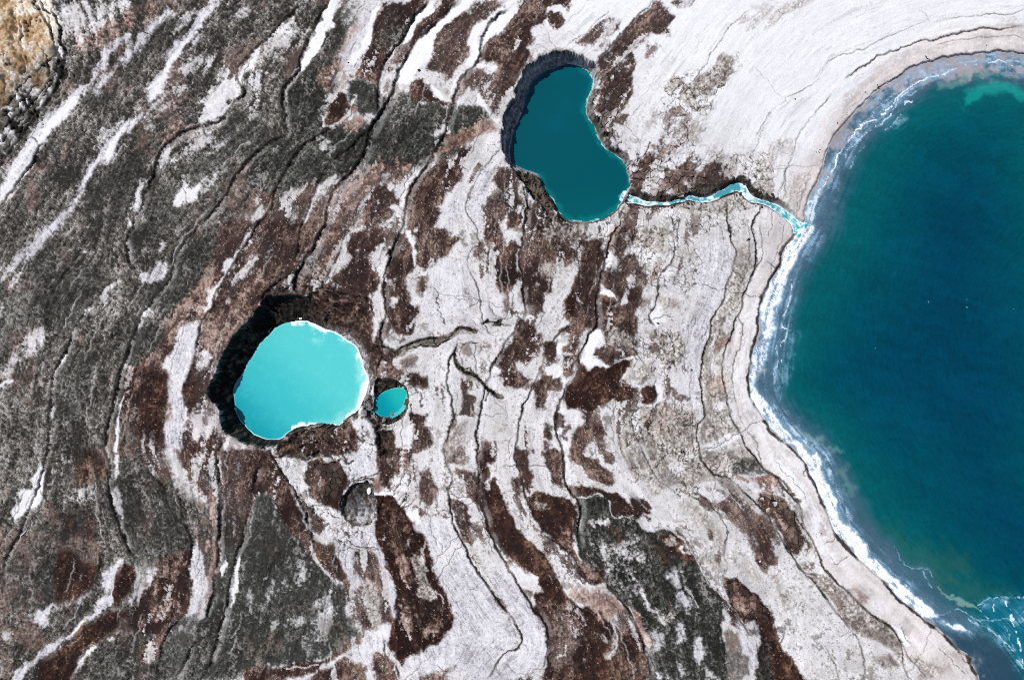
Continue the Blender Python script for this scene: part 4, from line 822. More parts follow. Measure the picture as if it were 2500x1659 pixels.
# ----------------------------------------------------------------- relief (in grid units, turned to metres later)
LAKE_Z = -70.0                              # lake level, 3.5 m under the upper flat
s_l = (slice(0, NY), slice(int(np.searchsorted(XS, 1600)), NX))
sdl = grid_sample(poly_sdf(smooth_line(lake_pts, 1, True), gx, gy), PX, PY).astype(f32)
sdl[s_l] = poly_sdf(smooth_line(lake_pts, 1, True), HX[s_l], HY[s_l])
dl = np.maximum(-sdl, 0)
BASE = (LAKE_Z * np.exp(-dl / 330.0)).astype(f32)
BASE = np.where(sdl > 0, LAKE_Z - np.minimum(sdl * .05, 8), BASE + 6.5 * sst(.5, 4.5, dl + nC * .8) * np.exp(-dl / 70.0))
# a shallow valley along the stream
sline = np.array([pts(a)[0] for a, _ in STREAM], f32)
vd = np.full(gx.shape, 1e12, f32)
for a, b in zip(sline[:-1], sline[1:]):
    vd = np.minimum(vd, seg_dist(gx, gy, a, b)[0])
vd = grid_sample(np.sqrt(vd), PX, PY).astype(f32)
VAL = np.exp(-(np.maximum(vd - 12, 0) / 105) ** 2).astype(f32)
BASE = np.where(sdl > 0, BASE, BASE + np.minimum(-53 - BASE, 0) * VAL).astype(f32)
HT = np.zeros((NY, NX), f32)
HT += nA * .8 + (nB * f32(.8) + nC * f32(.5)) * (0.15 + COVER * .9) + nD * f32(.85) * (0.07 + COVER) + licF * f32(.22) * (.35 + COVER) + licC * f32(.12)
HT -= dash * COVER * f32(1.6)
HT += np.minimum(crackB, 3) * f32(.5) * COVER * sst(-.6, .6, nB)
HT *= (1 - sst(-25, 0, sdl))

DARK = np.zeros((NY, NX), f32)              # bare dark mud in broken edges, with scarp shade painted in
SAND = np.zeros((NY, NX), f32)              # pale sand at the foot of a scarp
cnt = 0
for drop, sand, ln in SCARPS:
    cnt += 1
    p = smooth_line(pts(ln), 1)
    thin = .30 + .70 * sst(2.0, 6.0, np.array(drop)) if drop < 6 else 1.0
    drop = drop * (1.0 if drop >= 6 and p[:, 0].mean() > 800 else .82) * float(thin)
    reach = drop * 5 + 30
    s = window(p, reach)
    x, y = HX[s] + nD[s] * f32(.9) + nC[s] * f32(.7), HY[s] + nC[s] * f32(.9)
    best = np.full(x.shape, 1e12, f32)
    side = np.zeros(x.shape, f32)
    along = np.zeros(x.shape, f32)
    seg = np.hypot(*(p[1:] - p[:-1]).T)
    acc = 0.0
    for a, b, L in zip(p[:-1], p[1:], seg):
        q, t, cr = seg_dist(x, y, a, b)
        nb = q < best
        best = np.where(nb, q, best)
        side = np.where(nb, cr, side)
        along = np.where(nb, acc + t * f32(L), along)
        acc += L
    d = np.sqrt(best) * np.where(side < 0, f32(1), f32(-1))      # + on the low (lake) side
    taper = sst(0, 30, along + 8) * sst(0, 30, f32(acc) - along + 8)
    vary = .62 + .38 * vnoise(along / f32(46) + cnt * 7.7, np.zeros_like(along), 301) + .2 * vnoise(along / f32(15), np.zeros_like(along) + cnt, 302)
    D = f32(drop) * np.clip(vary, .12, 1.2) * taper
    h = -D * sst(-1.6, 1.0, d) * np.exp(-np.maximum(d - 1.0, 0) / (4.0 + drop * 1.7))
    h += .22 * D * np.exp(-((d + 5) / 4.5) ** 2)                  # slight lip on the high side
    HT[s] += h
    wd = .9 + drop * .22
    DARK[s] = np.maximum(DARK[s], (1 - sst(wd * .6, wd * 1.6, np.abs(d - wd * .45))) * np.clip(vary * 1.3, 0, 1) * taper * min(1, .45 + drop * .12))  # scarp face: bare mud, and its shade painted into the colour
    if sand:
        SAND[s] = np.maximum(SAND[s], sst(drop * .5, drop * .9, d) * (1 - sst(drop * .9 + sand * 2, drop + sand * 4.5, d)) * taper * sst(-.6, .5, vary * 2 - 1 + nB[s] * .5) * .32)
for wd, dep, ln in CRACKS:
    p = pts(ln)
    s = window(p, 16)
    x, y = QX[s] + nD[s] * f32(1.1), QY[s] + nC[s] * f32(1.0)
    best = np.full(x.shape, 1e12, f32)
    for a, b in zip(p[:-1], p[1:]):
        best = np.minimum(best, seg_dist(x, y, a, b)[0])
    d = np.sqrt(best)
    w_ = wd * (1 + .35 * nC[s])
    m = 1 - sst(.5, 1.5, d / np.maximum(w_, .4))
    HT[s] -= m * f32(dep)
    DARK[s] = np.maximum(DARK[s], m * .9)

# many fine cracks and pale seams that follow the old shore lines
fr = np.random.RandomState(909)
nline = 760
lx0, ly0 = fr.rand(nline) * (GW + 40) - 20, fr.rand(nline) * (GH + 40) - 20
llen = (30 + 200 * fr.rand(nline) ** 1.8) / 1.2
sgn = np.where(fr.rand(nline) < .5, -1, 1)
typ = fr.rand(nline)
cross = fr.rand(nline) < .22                      # some run across
FD = np.zeros((NY, NX), f32)
FP = np.zeros((NY, NX), f32)
x, y = lx0.copy(), ly0.copy()
pdx, pdy = None, None
wob = fr.rand(nline) * 100
for k in range(190):
    ti = grid_sample(s2, x, y)
    tj = grid_sample(c2, x, y)
    a = .5 * np.arctan2(ti, tj) + np.where(cross, math.pi / 2 + .5 * np.sin(wob), 0) + .55 * np.sin(k * .21 + wob) * np.sin(k * .067 + 2 * wob) + fr.randn(nline) * .28
    dx, dy = np.cos(a) * sgn, np.sin(a) * sgn
    if pdx is not None:
        flip = np.where(dx * pdx + dy * pdy < 0, -1, 1)
        dx, dy = dx * flip, dy * flip
    pdx, pdy = dx, dy
    x, y = x + dx * 1.2, y + dy * 1.2
    on = (k < llen) & (x > -20) & (x < GW + 20) & (y > -20) & (y < GH + 20)
    ii = np.searchsorted(XS, x[on])
    jj = np.searchsorted(YS, y[on])
    ii, jj = np.clip(ii, 0, NX - 1), np.clip(jj, 0, NY - 1)
    fade = np.clip(np.minimum(k, llen[on] - k) / 14, 0.15, 1) * (.45 + .55 * fr.rand(on.sum()))
    dk = (typ[on] < .68) | cross[on]
    np.maximum.at(FD, (jj[dk], ii[dk]), (fade[dk] * (.45 + .55 * np.minimum(typ[on][dk] / .68, 1))).astype(f32))
    np.maximum.at(FP, (jj[~dk], ii[~dk]), fade[~dk].astype(f32))
landm = (sdl < -8) * (1 - .65 * wh)
FD *= landm
HT -= FD * 1.6
DARK = np.maximum(DARK, FD * .85)
FPw = np.maximum(FP, .6 * np.maximum(np.roll(FP, 1, 1), np.roll(FP, 1, 0))) * landm
ALB = mixc(ALB, C["p1"], (FPw * .62).astype(f32))
# fields of polygonal mud cracks
for k, poly in ((1, "A3 590,560 760,540 850,600 800,720 720,900 800,1080 900,1040 1060,1060 1100,1100 1300,1090 1480,1050 1600,1080 1792,1090 A4 60,1190 90,1300 A3 1720,1330 1640,1240 1400,1300 1100,1380 860,1340 830,1180 760,1040 640,820 570,700"),
                (.9, "A3 1020,700 1280,500 1560,380 1560,520 1380,660 1250,800 1320,900 1240,1000 1100,1090 980,1020 1060,880"),
                (1, "A3 760,1440 860,1390 1100,1410 1480,1380 1640,1340 1660,1440 1600,1568 640,1568 A3 380,1550 500,1540 640,1530"), (1, "B3 200,-10 520,-10 680,20 560,200 420,260 280,200"),
                (1, "B3 640,120 1160,0 1300,200 1260,400 1040,480 900,400 760,340 660,300"), (1, "B3 640,700 900,700 1240,720 1220,960 1040,1000 860,960 840,880 640,860"), (1, "B3 780,1260 1100,1200 1300,1260 1300,1568 780,1568"),
                (1, "C3 760,-10 1300,-10 1400,180 1220,280 1000,300 860,160"), (1, "C2 60,-20 640,-60 660,200 600,420 560,480 480,560 380,540 240,260"), (1, "B2 170,1500 280,1420 700,1340 860,1420 840,1568 180,1568"),
                (.9, "C2 560,560 860,560 860,720 700,680 580,720"), (.9, "C2 840,140 1120,260 1120,420 1000,460 840,440"), (1, "C4 -60,180 160,300 290,560 250,740 180,700 60,470 -60,400"), (1, "C3 1490,860 1550,860 1800,1090 1790,1200 1640,1200 1500,1020"),
                (1, "C3 680,680 900,640 1160,860 1160,1160 1000,1140 740,860"), (.8, "C3 1330,10 1640,0 1760,160 1460,190"), (.8, "B2 180,330 480,240 560,440 800,520 780,640 600,480 280,460"), (.7, "B3 1320,860 1500,760 1700,140 1560,160 1480,460 1360,760"),
                (.8, "B3 1340,1200 1500,1140 1600,1420 1320,1520"), (.7, "A3 130,1380 480,1540 420,1568 120,1568"), (.8, "C2 1000,560 1100,560 1240,1000 1360,1120 1180,1320 1000,1380 1000,1100 1080,900")):
    p = pts(poly)
    s = window(p, 40)
    zn = sst(-14, 14, poly_sdf(p, QX[s], QY[s]) + nB[s] * 12) * f32(k)
    wv = sst(-1.1, .3, nB[s] + nC[s] * .4)
    m1 = (1 - sst(.3, 2.1, crackB[s] + nD[s] * .3)) * zn * wv * sst(-.9, 1.2, nC[s] + .5 * nR[s]) * .75
    m2 = (1 - sst(.5, 2.6, crackA[s] + nD[s] * .5)) * zn * (.45 + .5 * sst(-.8, .6, nB[s] + .5 * nC[s]))
    m = np.maximum(m1 * .85, m2)
    HT[s] += zn * ((plateB[s] - .5) * 1.3 + (plateA[s] - .5) * 1.2)
    HT[s] -= m * 2.4
    DARK[s] = np.maximum(DARK[s], m * .95)
# polygon cracks of dried mud where the crust is thick
zone = np.clip(COVER * 1.2, 0, 1) * sst(.1, 1.0, nB + .5 * nA)
mA = (1 - sst(.5, 2.6, crackA + nD * .5)) * zone * sst(-.3, .9, nC + nB) * .8
HT -= mA * 2.0
DARK = np.maximum(DARK, mA * .8)

bankd = (1 - sst(2.2, 5.5, np.abs(dl - 2.6) + nC * 1.3)) * (.35 + .6 * sst(560, 640, PY)) * (sdl > -14) * sst(-.9, .4, nB + .6)  # dark shore line: bank mud together with its painted shade
DARK = np.maximum(DARK, bankd.astype(f32))
CRUST0 = np.clip(ALB, 0, 1) ** 2             # the crust without its cracks
ALB = mixc(ALB, crust("W", full), (SAND * (1 - DARK)).astype(f32))
ALB = mixc(ALB, crust("M", full) * f32(.8), np.clip(DARK, 0, 1) * f32(.9))

# shattered cliff in the corner
p = pts(CLIFF)
s = window(p, 40)
dcl = poly_sdf(p, QX[s], QY[s])
mcl = sst(-8, 10, dcl + edge[s] * 5)
warm = sst(330, 130, PY[s] + PX[s] * .9 + nB[s] * 30)
frag, fid = voronoi(12, 207, wX * 6 + DX * 0, wY * 6)
st1 = vnoise((PX[s] * f32(.55) + PY[s] * f32(.84) + wX[s] * 5) / 40, (PX[s] * f32(.84) - PY[s] * f32(.55) + wY[s] * 6) / 8.0, 401)
st2 = vnoise((PX[s] * f32(.2) + PY[s] * f32(.98) + wX[s] * 6) / 30, (PX[s] * f32(.98) - PY[s] * f32(.2) + wY[s] * 8) / 9.0, 405)
stv = st1 + (st2 - st1) * warm
colc = mixc(ramp(C["d0"], C["g1"], C["p2"], .48 + .55 * stv + .08 * nD[s] + .12 * nB[s]), ramp(C["o0"], C["o1"], C["o2"], .64 + .24 * stv + .09 * nD[s] + .16 * nB[s] + .34 * sst(40, 130, PX[s])), warm)  # glare painted in as a paler tone towards the right
holes = sst(.42, .85, -stv + .25 * nC[s] + .10 * nD[s]) * (.55 + .45 * (1 - warm))
colc = mixc(colc, C["m0"], np.maximum(holes * .85, np.clip(DARK[s], 0, 1) * .95))
ALB[s] = mixc(ALB[s], colc, mcl)
HT[s] += mcl * (stv * 2.2 - holes * 6.0 - np.clip(dcl, 0, 90) * .10)
# ----------------------------------------------------------------- sinkholes
HU = CAM_H / MPP


def plan(p, z, zb):
    """an outline surveyed from the air at level z, as it lies in plan on the grid drawn at level zb"""
    c = np.array([CX, CY], f32)
    return (c + (p - c) * f32((HU - z) / (HU - zb))).astype(f32)


def base_at(x, y):
    return float(BASE[min(np.searchsorted(YS, y), NY - 1), min(np.searchsorted(XS, x), NX - 1)])


HOLE = np.zeros((NY, NX), f32)
WALLT = np.zeros((NY, NX), f32)
PONDS = {}
for name, rim, wat, zw, cliff in (("kidney", KID_RIM, KID_WATER, -66.0, .5), ("big", BIG_RIM, BIG_WATER, -68.0, .42), ("small", SML_RIM, SML_WATER, -19.0, .35)):
    r = smooth_line(pts(rim), 2, True)
    zb = base_at(*r.mean(0))
    wt = smooth_line(plan(pts(wat), zw, zb), 2, True)
    if name == 'small':
        wt = wt.mean(0) + (wt - wt.mean(0)) * f32(1.12)
    s = window(np.concatenate([r, wt]), 60)
    kq = f32(.35 if name == 'small' else 1)
    rx_, ry_ = PX[s] + (RX[s] - PX[s]) * kq, PY[s] + (RY[s] - PY[s]) * kq
    notch = (plateB[s] - f32(.5)) * f32(6.0) * kq + (plateA[s] - f32(.5)) * f32(4.0) * kq         # rims break along the mud plates
    dr = poly_sdf(r, rx_, ry_) + notch
    dw = poly_sdf(wt, rx_ + nC[s] * f32(.3), ry_)
    PONDS[name] = dict(win=s, dr=dr, dw=dw, z=zw, zb=zb, rim=r, water=wt)
    inn = dr > 0
    out = np.maximum(-dw, 0)
    t = np.clip(dr / (dr + out + 1e-3), 0, 1)
    if name == 'big':                        # the upper right side has slumped to a ramp
        ramp_side = sst(-40, 140, (PX[s] - 690) * f32(.8) - (PY[s] - 800) * f32(.75)) * sst(640, 740, PX[s] + .2 * (800 - PY[s]))
        cliff = cliff * (1 - .85 * ramp_side)
    prof = cliff * sst(0, .16, t + .02 * nC[s]) + (1 - cliff) * np.clip(t * 1.02, 0, 1) ** (1.25 if name == "kidney" else .9)
    zz = BASE[s] + (zw - BASE[s]) * prof
    zz = zz + (nB[s] * 2.6 + nC[s] * 2.2 + nD[s] * .8 + (plateB[s] - .5) * 9 + (plateA[s] - .5) * 8) * sst(0, .25, t) * (1 - sst(.75, 1, t))
    zz = np.where(dw > 0, zw - 2 - np.minimum(dw * .5, 14), zz)
    HT[s] = np.where(inn, zz - BASE[s], HT[s])
    HOLE[s] = np.where(inn, 1, HOLE[s])
    WALLT[s] = np.where(inn, t, WALLT[s])
    # wall colours: bedded grey mud in the kidney, black wet mud in the others
    x, y = PX[s], PY[s]
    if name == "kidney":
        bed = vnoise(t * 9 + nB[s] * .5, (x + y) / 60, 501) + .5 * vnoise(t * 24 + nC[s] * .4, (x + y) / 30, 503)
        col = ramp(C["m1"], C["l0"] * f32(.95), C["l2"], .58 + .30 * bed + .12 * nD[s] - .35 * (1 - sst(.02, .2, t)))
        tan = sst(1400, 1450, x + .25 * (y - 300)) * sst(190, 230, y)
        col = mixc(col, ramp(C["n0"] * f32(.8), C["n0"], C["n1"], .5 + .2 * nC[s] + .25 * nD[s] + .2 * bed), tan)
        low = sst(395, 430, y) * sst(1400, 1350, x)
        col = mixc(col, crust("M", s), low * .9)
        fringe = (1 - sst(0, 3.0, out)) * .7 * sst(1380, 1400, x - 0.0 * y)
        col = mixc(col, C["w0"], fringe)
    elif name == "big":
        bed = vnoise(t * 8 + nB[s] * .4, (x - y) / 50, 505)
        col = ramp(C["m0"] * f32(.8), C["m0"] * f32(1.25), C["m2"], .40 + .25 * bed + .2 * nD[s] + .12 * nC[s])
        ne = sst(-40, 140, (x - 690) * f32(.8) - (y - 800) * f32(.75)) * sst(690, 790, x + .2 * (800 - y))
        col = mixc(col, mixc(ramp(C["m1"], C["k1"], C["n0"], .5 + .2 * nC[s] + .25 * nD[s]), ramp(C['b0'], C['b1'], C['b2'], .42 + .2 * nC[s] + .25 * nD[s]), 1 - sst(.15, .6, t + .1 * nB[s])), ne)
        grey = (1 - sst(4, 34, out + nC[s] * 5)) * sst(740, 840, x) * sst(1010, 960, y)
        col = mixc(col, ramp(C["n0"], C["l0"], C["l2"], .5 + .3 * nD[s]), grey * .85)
    else:
        col = ramp(C["m0"], C["m1"], C["n0"], .40 + .2 * nC[s] + .3 * nD[s] + .5 * sst(960, 1000, x))
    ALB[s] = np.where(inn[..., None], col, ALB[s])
    lip = sst(-7, -1, dr) * (dr <= 0)
    if name != "small":
        ALB[s] = mixc(ALB[s], ramp(C["m1"], C["n0"], C["n1"], .4 + .2 * nC[s]), lip * .55 * sst(-.4, .8, nC[s] + nB[s]))
    HT[s] -= lip * (nC[s] * 1.3 + 1.3)

# slumped shelf in the lower left of the kidney pond
sh = pts("A3 62,1140 120,1152 190,1176 232,1200 236,1240 272,1312 320,1384 326,1436 250,1412 200,1366 150,1306 116,1250 72,1190")
s = window(sh, 30)
d = poly_sdf(sh, HX[s] + nD[s] * 1.5, HY[s])
m = sst(-3, 3, d)
shelf_z = -46 + nB[s] * 2 + nC[s] * 3 + nD[s] * 2 - 3 * sst(1300, 1280, PX[s])
HT[s] = np.where(m > 0, HT[s] + (np.maximum(shelf_z, -64) - BASE[s] - HT[s]) * m, HT[s])
ALB[s] = mixc(ALB[s], ramp(C["m0"], C["m2"] * f32(.9), C["n0"], .45 + .2 * nC[s] + .3 * nD[s]), m * .95)

# overhanging crust on the lower side of the turquoise pond: a sagging apron
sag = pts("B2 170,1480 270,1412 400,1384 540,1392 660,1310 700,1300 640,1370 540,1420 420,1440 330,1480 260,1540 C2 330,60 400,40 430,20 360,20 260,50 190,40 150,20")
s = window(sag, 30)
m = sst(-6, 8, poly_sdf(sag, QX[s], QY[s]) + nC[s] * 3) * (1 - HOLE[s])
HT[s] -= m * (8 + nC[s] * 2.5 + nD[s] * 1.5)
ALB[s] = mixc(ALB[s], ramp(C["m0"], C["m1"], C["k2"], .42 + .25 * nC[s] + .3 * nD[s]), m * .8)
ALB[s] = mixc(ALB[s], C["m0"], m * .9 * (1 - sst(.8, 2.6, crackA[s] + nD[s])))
# broken bridge between the turquoise pond and the small one
brg = pts("B2 742,1175 800,1160 830,1290 900,1375 960,1352 930,1380 860,1400 760,1320 720,1270")
s = window(brg, 30)
m = sst(-5, 6, poly_sdf(brg, QX[s], QY[s]) + nC[s] * 4) * (1 - HOLE[s])
HT[s] -= m * (13 + 6 * nC[s] + 3 * nD[s])
ALB[s] = mixc(ALB[s], ramp(C["m0"], C["m1"], C["l1"], .30 + .25 * nC[s] + .3 * nD[s] + .25 * nB[s]), m * .85)

# dry sinkhole
r = smooth_line(pts(DRY_RIM), 1, True)
s = window(r, 40)
dr = poly_sdf(r, HX[s] + nD[s] * .6, HY[s])
x, y = PX[s], PY[s]
up = sst(1290, 1215, y + .3 * (x - 877))
dr = dr + (plateB[s] - f32(.5)) * 5
depth = (6 + 9 * up) * sst(-.5, 4, dr) + 5 * up * sst(4, 26, dr)
HT[s] = np.where(dr > 0, -depth + nC[s] * 1.3 + nD[s] * .9 + (plateB[s] - .5) * 2.5, HT[s])
HOLE[s] = np.where(dr > 0, 1, HOLE[s])
streak = vnoise(x / 5 + nB[s], y / 40, 511)
col = ramp(C["m0"], C["g1"] * f32(.9), C["l1"], .82 - .45 * up + .16 * streak + .15 * nD[s])
col = mixc(col, srgb(92, 96, 112), sst(.1, .8, streak + .3 * nC[s]) * up * .5)
col = mixc(col, C["k1"], (1 - sst(3, 13, dr + nC[s] * 3)) * sst(1260, 1285, y) * .8)
ALB[s] = np.where((dr > 0)[..., None], col, ALB[s])

# collapsed trench below the small pond
tr = pts("B2 842,1390 942,1400 946,1500 C2 950,20 910,50 870,30 848,-10")
s = window(tr, 30)
m = sst(-4, 7, poly_sdf(tr, QX[s], QY[s])) * (1 - HOLE[s])
HT[s] -= m * (10 + 10 * sst(1000, 1090, PY[s]) + nC[s] * 2)
ALB[s] = mixc(ALB[s], ramp(C["m0"], C["m1"], C["k2"], .4 + .2 * nC[s] + .25 * nD[s]), m * .8)

# ----------------------------------------------------------------- the stream gully
sx = np.array([pts(a)[0] for a, _ in STREAM], f32)
sw = np.array([b for _, b in STREAM], f32)
sw = smooth_line(np.stack([sw, sw], 1), 2)[:, 0] * f32(.8)
sx = smooth_line(sx, 2)
sz = np.linspace(-66.0, -70.0, len(sx)).astype(f32)
zb_s = np.array([base_at(*p) for p in sx], f32)
sp2 = np.array([plan(p[None], z, b)[0] for p, z, b in zip(sx, sz, zb_s)], f32)
s = window(sp2, 70)
best = np.full(PX[s].shape, 1e12, f32)
wdt = np.zeros_like(best)
stz = np.zeros_like(best)
for i in range(len(sp2) - 1):
    q, t, _ = seg_dist(RX[s], RY[s], sp2[i], sp2[i + 1])
    nb = q < best
    best = np.where(nb, q, best)
    wdt = np.where(nb, sw[i] + (sw[i + 1] - sw[i]) * t, wdt)
    stz = np.where(nb, sz[i] + (sz[i + 1] - sz[i]) * t, stz)
ds = np.sqrt(best) - wdt
bank = 11 + 4 * nB[s]
north = sst(-20, 10, (np.interp(PX[s].ravel(), sp2[:, 0], sp2[:, 1]).reshape(PX[s].shape).astype(f32) - PY[s]))
bank = np.maximum(bank * (.5 + .5 * north), 5)
tt = np.clip(ds / bank, 0, 1)
zs = np.where(ds <= 0, stz - 2, stz + (BASE[s] - stz) * (.25 * sst(0, .12, tt) + .75 * tt ** .8) + (nB[s] * 2 + nC[s] * 1.6 + nD[s] * .6) * sst(0, .2, tt) * (1 - sst(.7, 1, tt)))
keep = (ds < bank) & (HOLE[s] == 0) & (sdl[s] < 6)
HT[s] = np.where(keep, np.minimum(zs - BASE[s], HT[s]), HT[s])
SD = np.full((NY, NX), 999, f32)
SD[s] = ds
SZ = np.full((NY, NX), -70, f32)
SZ[s] = stz
bankm = (1 - sst(.75, 1.05, tt + .1 * nD[s])) * keep * (1 - .75 * sst(1890, 1935, PX[s]))
ALB[s] = mixc(ALB[s], ramp(C["m0"], C["m1"], C["n0"], .42 + .22 * nC[s] + .28 * nD[s]), bankm * .92)
ALB[s] = mixc(ALB[s], C["l1"], keep * (1 - sst(0, 3.5, ds)) * .65 * sst(-.4, .5, nC[s]))

# ----------------------------------------------------------------- colour of the waters
LC = {k: srgb(*v) for k, v in dict(deep=(0, 57, 80), mid=(0, 70, 85), green=(4, 84, 91), shelf=(66, 94, 112), slate=(38, 66, 84), sandy=(150, 147, 154),
                                   aqua=(24, 158, 146), plume=(72, 98, 84), blue=(0, 80, 112), foam=(238, 244, 250), foamb=(140, 176, 206), pale=(126, 158, 152), teal=(10, 98, 122)).items()}
sl = (slice(0, NY), slice(int(np.searchsorted(XS, 1740)), NX))
sd = sdl[sl]
x, y = PX[sl], PY[sl]
lx = np.clip(x, -6, GW + 6)
ly = np.clip(y, -6, GH + 6)
A_, B2_, C2_, D2_, W2_ = nA[sl], nB[sl], nC[sl], nD[sl], nW[sl]
swirl = fbm(240, 3, 601, x + wX[sl] * 14 + y * .5, y * 1.3 + wY[sl] * 14, gain=.4)
lst = lic(fbm(5, 3, 611, gain=.7), 7, 3.0)[sl]
silk = vnoise((x * .42 - y * .9) / 26 + wX[sl] * .5, (x * .9 + y * .42) / 170 + wY[sl] * .3, 621) + .6 * vnoise((x * .3 - y * .95) / 11 + wX[sl] * .4, (x * .95 + y * .3) / 80, 623)
width = 80 + 30 * sst(300, 100, ly)
u = (sd - 15 * B2_ * np.exp(-np.maximum(sd, 0) / 130)) / width
WAT = mixc(np.broadcast_to(LC["sandy"], sd.shape + (3,)), LC["shelf"], sst(-.02, .30, u + .1 * C2_ - .30 * sst(420, 200, ly)))
WAT = mixc(WAT, LC["slate"], .65 * sst(.0, 1.2, C2_ * .6 + lst * .8) * sst(.1, .5, u))
WAT = mixc(WAT, LC["foamb"], .6 * sst(.2, 1.7, lst + .4 * B2_ + .3 * C2_) * sst(1.1, .35, u))
WAT = mixc(WAT, LC["green"], sst(.55, 1.35, u + .06 * B2_ + .05 * lst))
WAT = mixc(WAT, LC["mid"], sst(1.1, 3.0, u + .06 * swirl + .05 * silk))
WAT = mixc(WAT, LC["deep"], sst(1.9, 5.2, u + .30 * swirl + .16 * silk) * .95)
WAT = mixc(WAT, LC["blue"], .10 * sst(-.6, 1.6, silk + .3 * swirl) * sst(1.3, 2.5, u))
WAT = WAT * (1 + .05 * silk + .022 * D2_ + .018 * W2_ + .02 * licF[sl])[..., None] * sst(-1, -.99, sd * 0)[..., None]  # wave ripples painted into the water colour as lighter and darker streaks


def lake_area(col, k, soft, poly):
    global WAT
    d = poly_sdf(pts(poly), lx + wX[sl] * 5 + C2_ * 3, ly + wY[sl] * 5)
    WAT = mixc(WAT, col, sst(-soft, soft, d + (C2_ * .5 + lst * .5) * soft * .4) * f32(k))


lake_area(LC["slate"], .85, 16, "C4 1220,1230 1300,1230 1420,1270 1500,1250 1620,1330 1720,1440 1792,1568 1900,1700 1500,1700 1440,1440 1360,1360")
lake_area(LC["teal"], .75, 12, "C4 1460,1040 1560,990 1700,980 1900,960 1900,1500 1792,1480 1720,1380 1600,1240 1540,1170 1480,1110")
lake_area(LC["aqua"], .62, 9, "A4 1360,640 1420,580 1500,540 1600,550 1700,600 1800,620 1900,640 1900,700 1700,660 1600,640 1500,640 1420,700 1360,730")
lake_area(LC["green"], .6, 18, "A4 1100,640 1250,560 1420,530 1600,500 1700,560 1520,530 1400,600 1320,700 1200,740")
lake_area(LC["pale"], .5, 8, "A4 1200,560 1350,520 1500,490 1640,490 1600,510 1450,520 1330,570 1220,620")
lake_area(LC["plume"], .34, 30, "C4 820,500 950,560 1100,640 1150,700 1250,690 1400,690 1420,780 1300,860 1180,840 1040,790 940,690 860,600")
lake_area(LC["plume"], .35, 24, "C4 1150,830 1400,880 1600,920 1700,950 1500,980 1430,1030 1330,1010 1240,930")
lake_area(LC["shelf"], .5, 14, "C4 560,60 640,180 690,330 760,460 830,600 930,740 1010,800 1130,820 1230,950 1330,1020 1250,1000 1000,860 800,700 640,520 560,300")
lake_area(LC["pale"], .38, 10, "C4 540,170 580,100 600,180 640,250 640,300 590,270 560,240")
lake_area(LC["pale"], .5, 5, "B4 240,1370 330,1410 400,1450 470,1500 560,1550 520,1555 440,1510 370,1470 290,1430")
lake_area(LC["pale"], .8, 3, "C4 1220,925 1290,985 1350,1025 1440,1040 1480,1080 1430,1065 1340,1040 1270,1000")
# foam
FOAM = np.zeros(sd.shape, f32)
for k, soft, poly in (
    (.98, 5, "B4 200,-10 370,-10 345,70 300,140 240,230 200,300 165,400 135,500 95,570 85,650 60,690 -10,640 0,540 40,430 80,350 120,270 150,190 180,130"),
    (.68, 8, "B4 85,620 100,700 60,800 30,900 0,1000 -40,1080 B3 1655,1100 1660,990 1675,880 1705,780 1725,680 1722,560 1745,540"),
    (.36, 12, "B4 360,20 420,60 350,200 280,330 240,470 210,640 230,760 190,900 160,1060 110,1180 60,1150 80,900 90,700 150,480 220,280 310,130"),
    (.97, 6, "B3 1645,1060 1680,1060 1740,1170 1792,1260 B4 60,1240 110,1330 190,1420 280,1500 340,1568 C4 370,0 400,90 430,190 500,330 540,460 640,560 750,700 850,810 950,900 1050,980 1170,1080 1215,1150 1120,1150 1060,1100 970,1040 890,960 820,880 730,800 650,710 580,650 500,560 470,490 420,380 370,260 330,150 290,70 220,0 B4 160,1490 90,1430 30,1370 B3 1760,1340 1710,1270 1660,1180"),
    (.47, 12, "A4 1900,400 1600,372 1300,410 1100,455 950,545 800,665 680,790 580,910 500,1030 440,1170 380,1280 330,1390 400,1310 530,1130 650,950 800,810 980,650 1160,530 1400,455 1640,445 1900,505"),
    (.55, 10, "B4 60,1180 150,1300 260,1390 360,1470 470,1568 C4 470,60 500,200 580,360 600,470 560,450 520,330 450,200 400,0 B4 280,1490 180,1400 100,1310"),
    (.75, 6, "C4 1200,1180 1260,1160 1340,1200 1430,1230 1440,1245 1360,1245 1280,1215"),
    (.62, 8, "A4 300,1400 380,1290 420,1290 400,1380 360,1460 360,1568 320,1568 285,1460"),
    (.40, 10, "A4 560,960 660,900 800,800 930,690 960,700 860,800 760,880 680,960 620,1060 570,1120 540,1060"),
    (.42, 8, "A4 840,880 900,820 960,800 980,830 900,870"), (.35, 9, "A4 460,1360 530,1250 560,1270 500,1370"),
    (.38, 10, "A4 1560,420 1640,400 1760,450 1900,480 1900,500 1740,490 1640,450"),
    (.45, 12, "C4 1480,1020 1600,990 1700,985 1680,1020 1560,1040 1500,1070"), (.48, 14, "C4 1700,1060 1900,1020 1900,1240 1760,1200 1700,1140"),
    (.40, 12, "C4 1400,1140 1520,1190 1640,1260 1720,1350 1792,1450 1792,1568 1740,1480 1660,1350 1560,1260 1440,1190"),
    (.35, 12, "C4 460,330 560,480 700,640 830,790 1000,930 1180,1060 1120,1040 900,860 720,700 560,520")):
    d = poly_sdf(pts(poly), lx + wX[sl] * 3, ly + wY[sl] * 3)
    m = sst(-soft, soft, d + C2_ * soft * .3)
    lace = sst(-1.3, 1.3, (f32(k) - f32(.5)) * 3.4 + lst * .75 + D2_ * .55 + C2_ * .5)
    FOAM = np.maximum(FOAM, m * lace * f32(min(1, k + .15)))
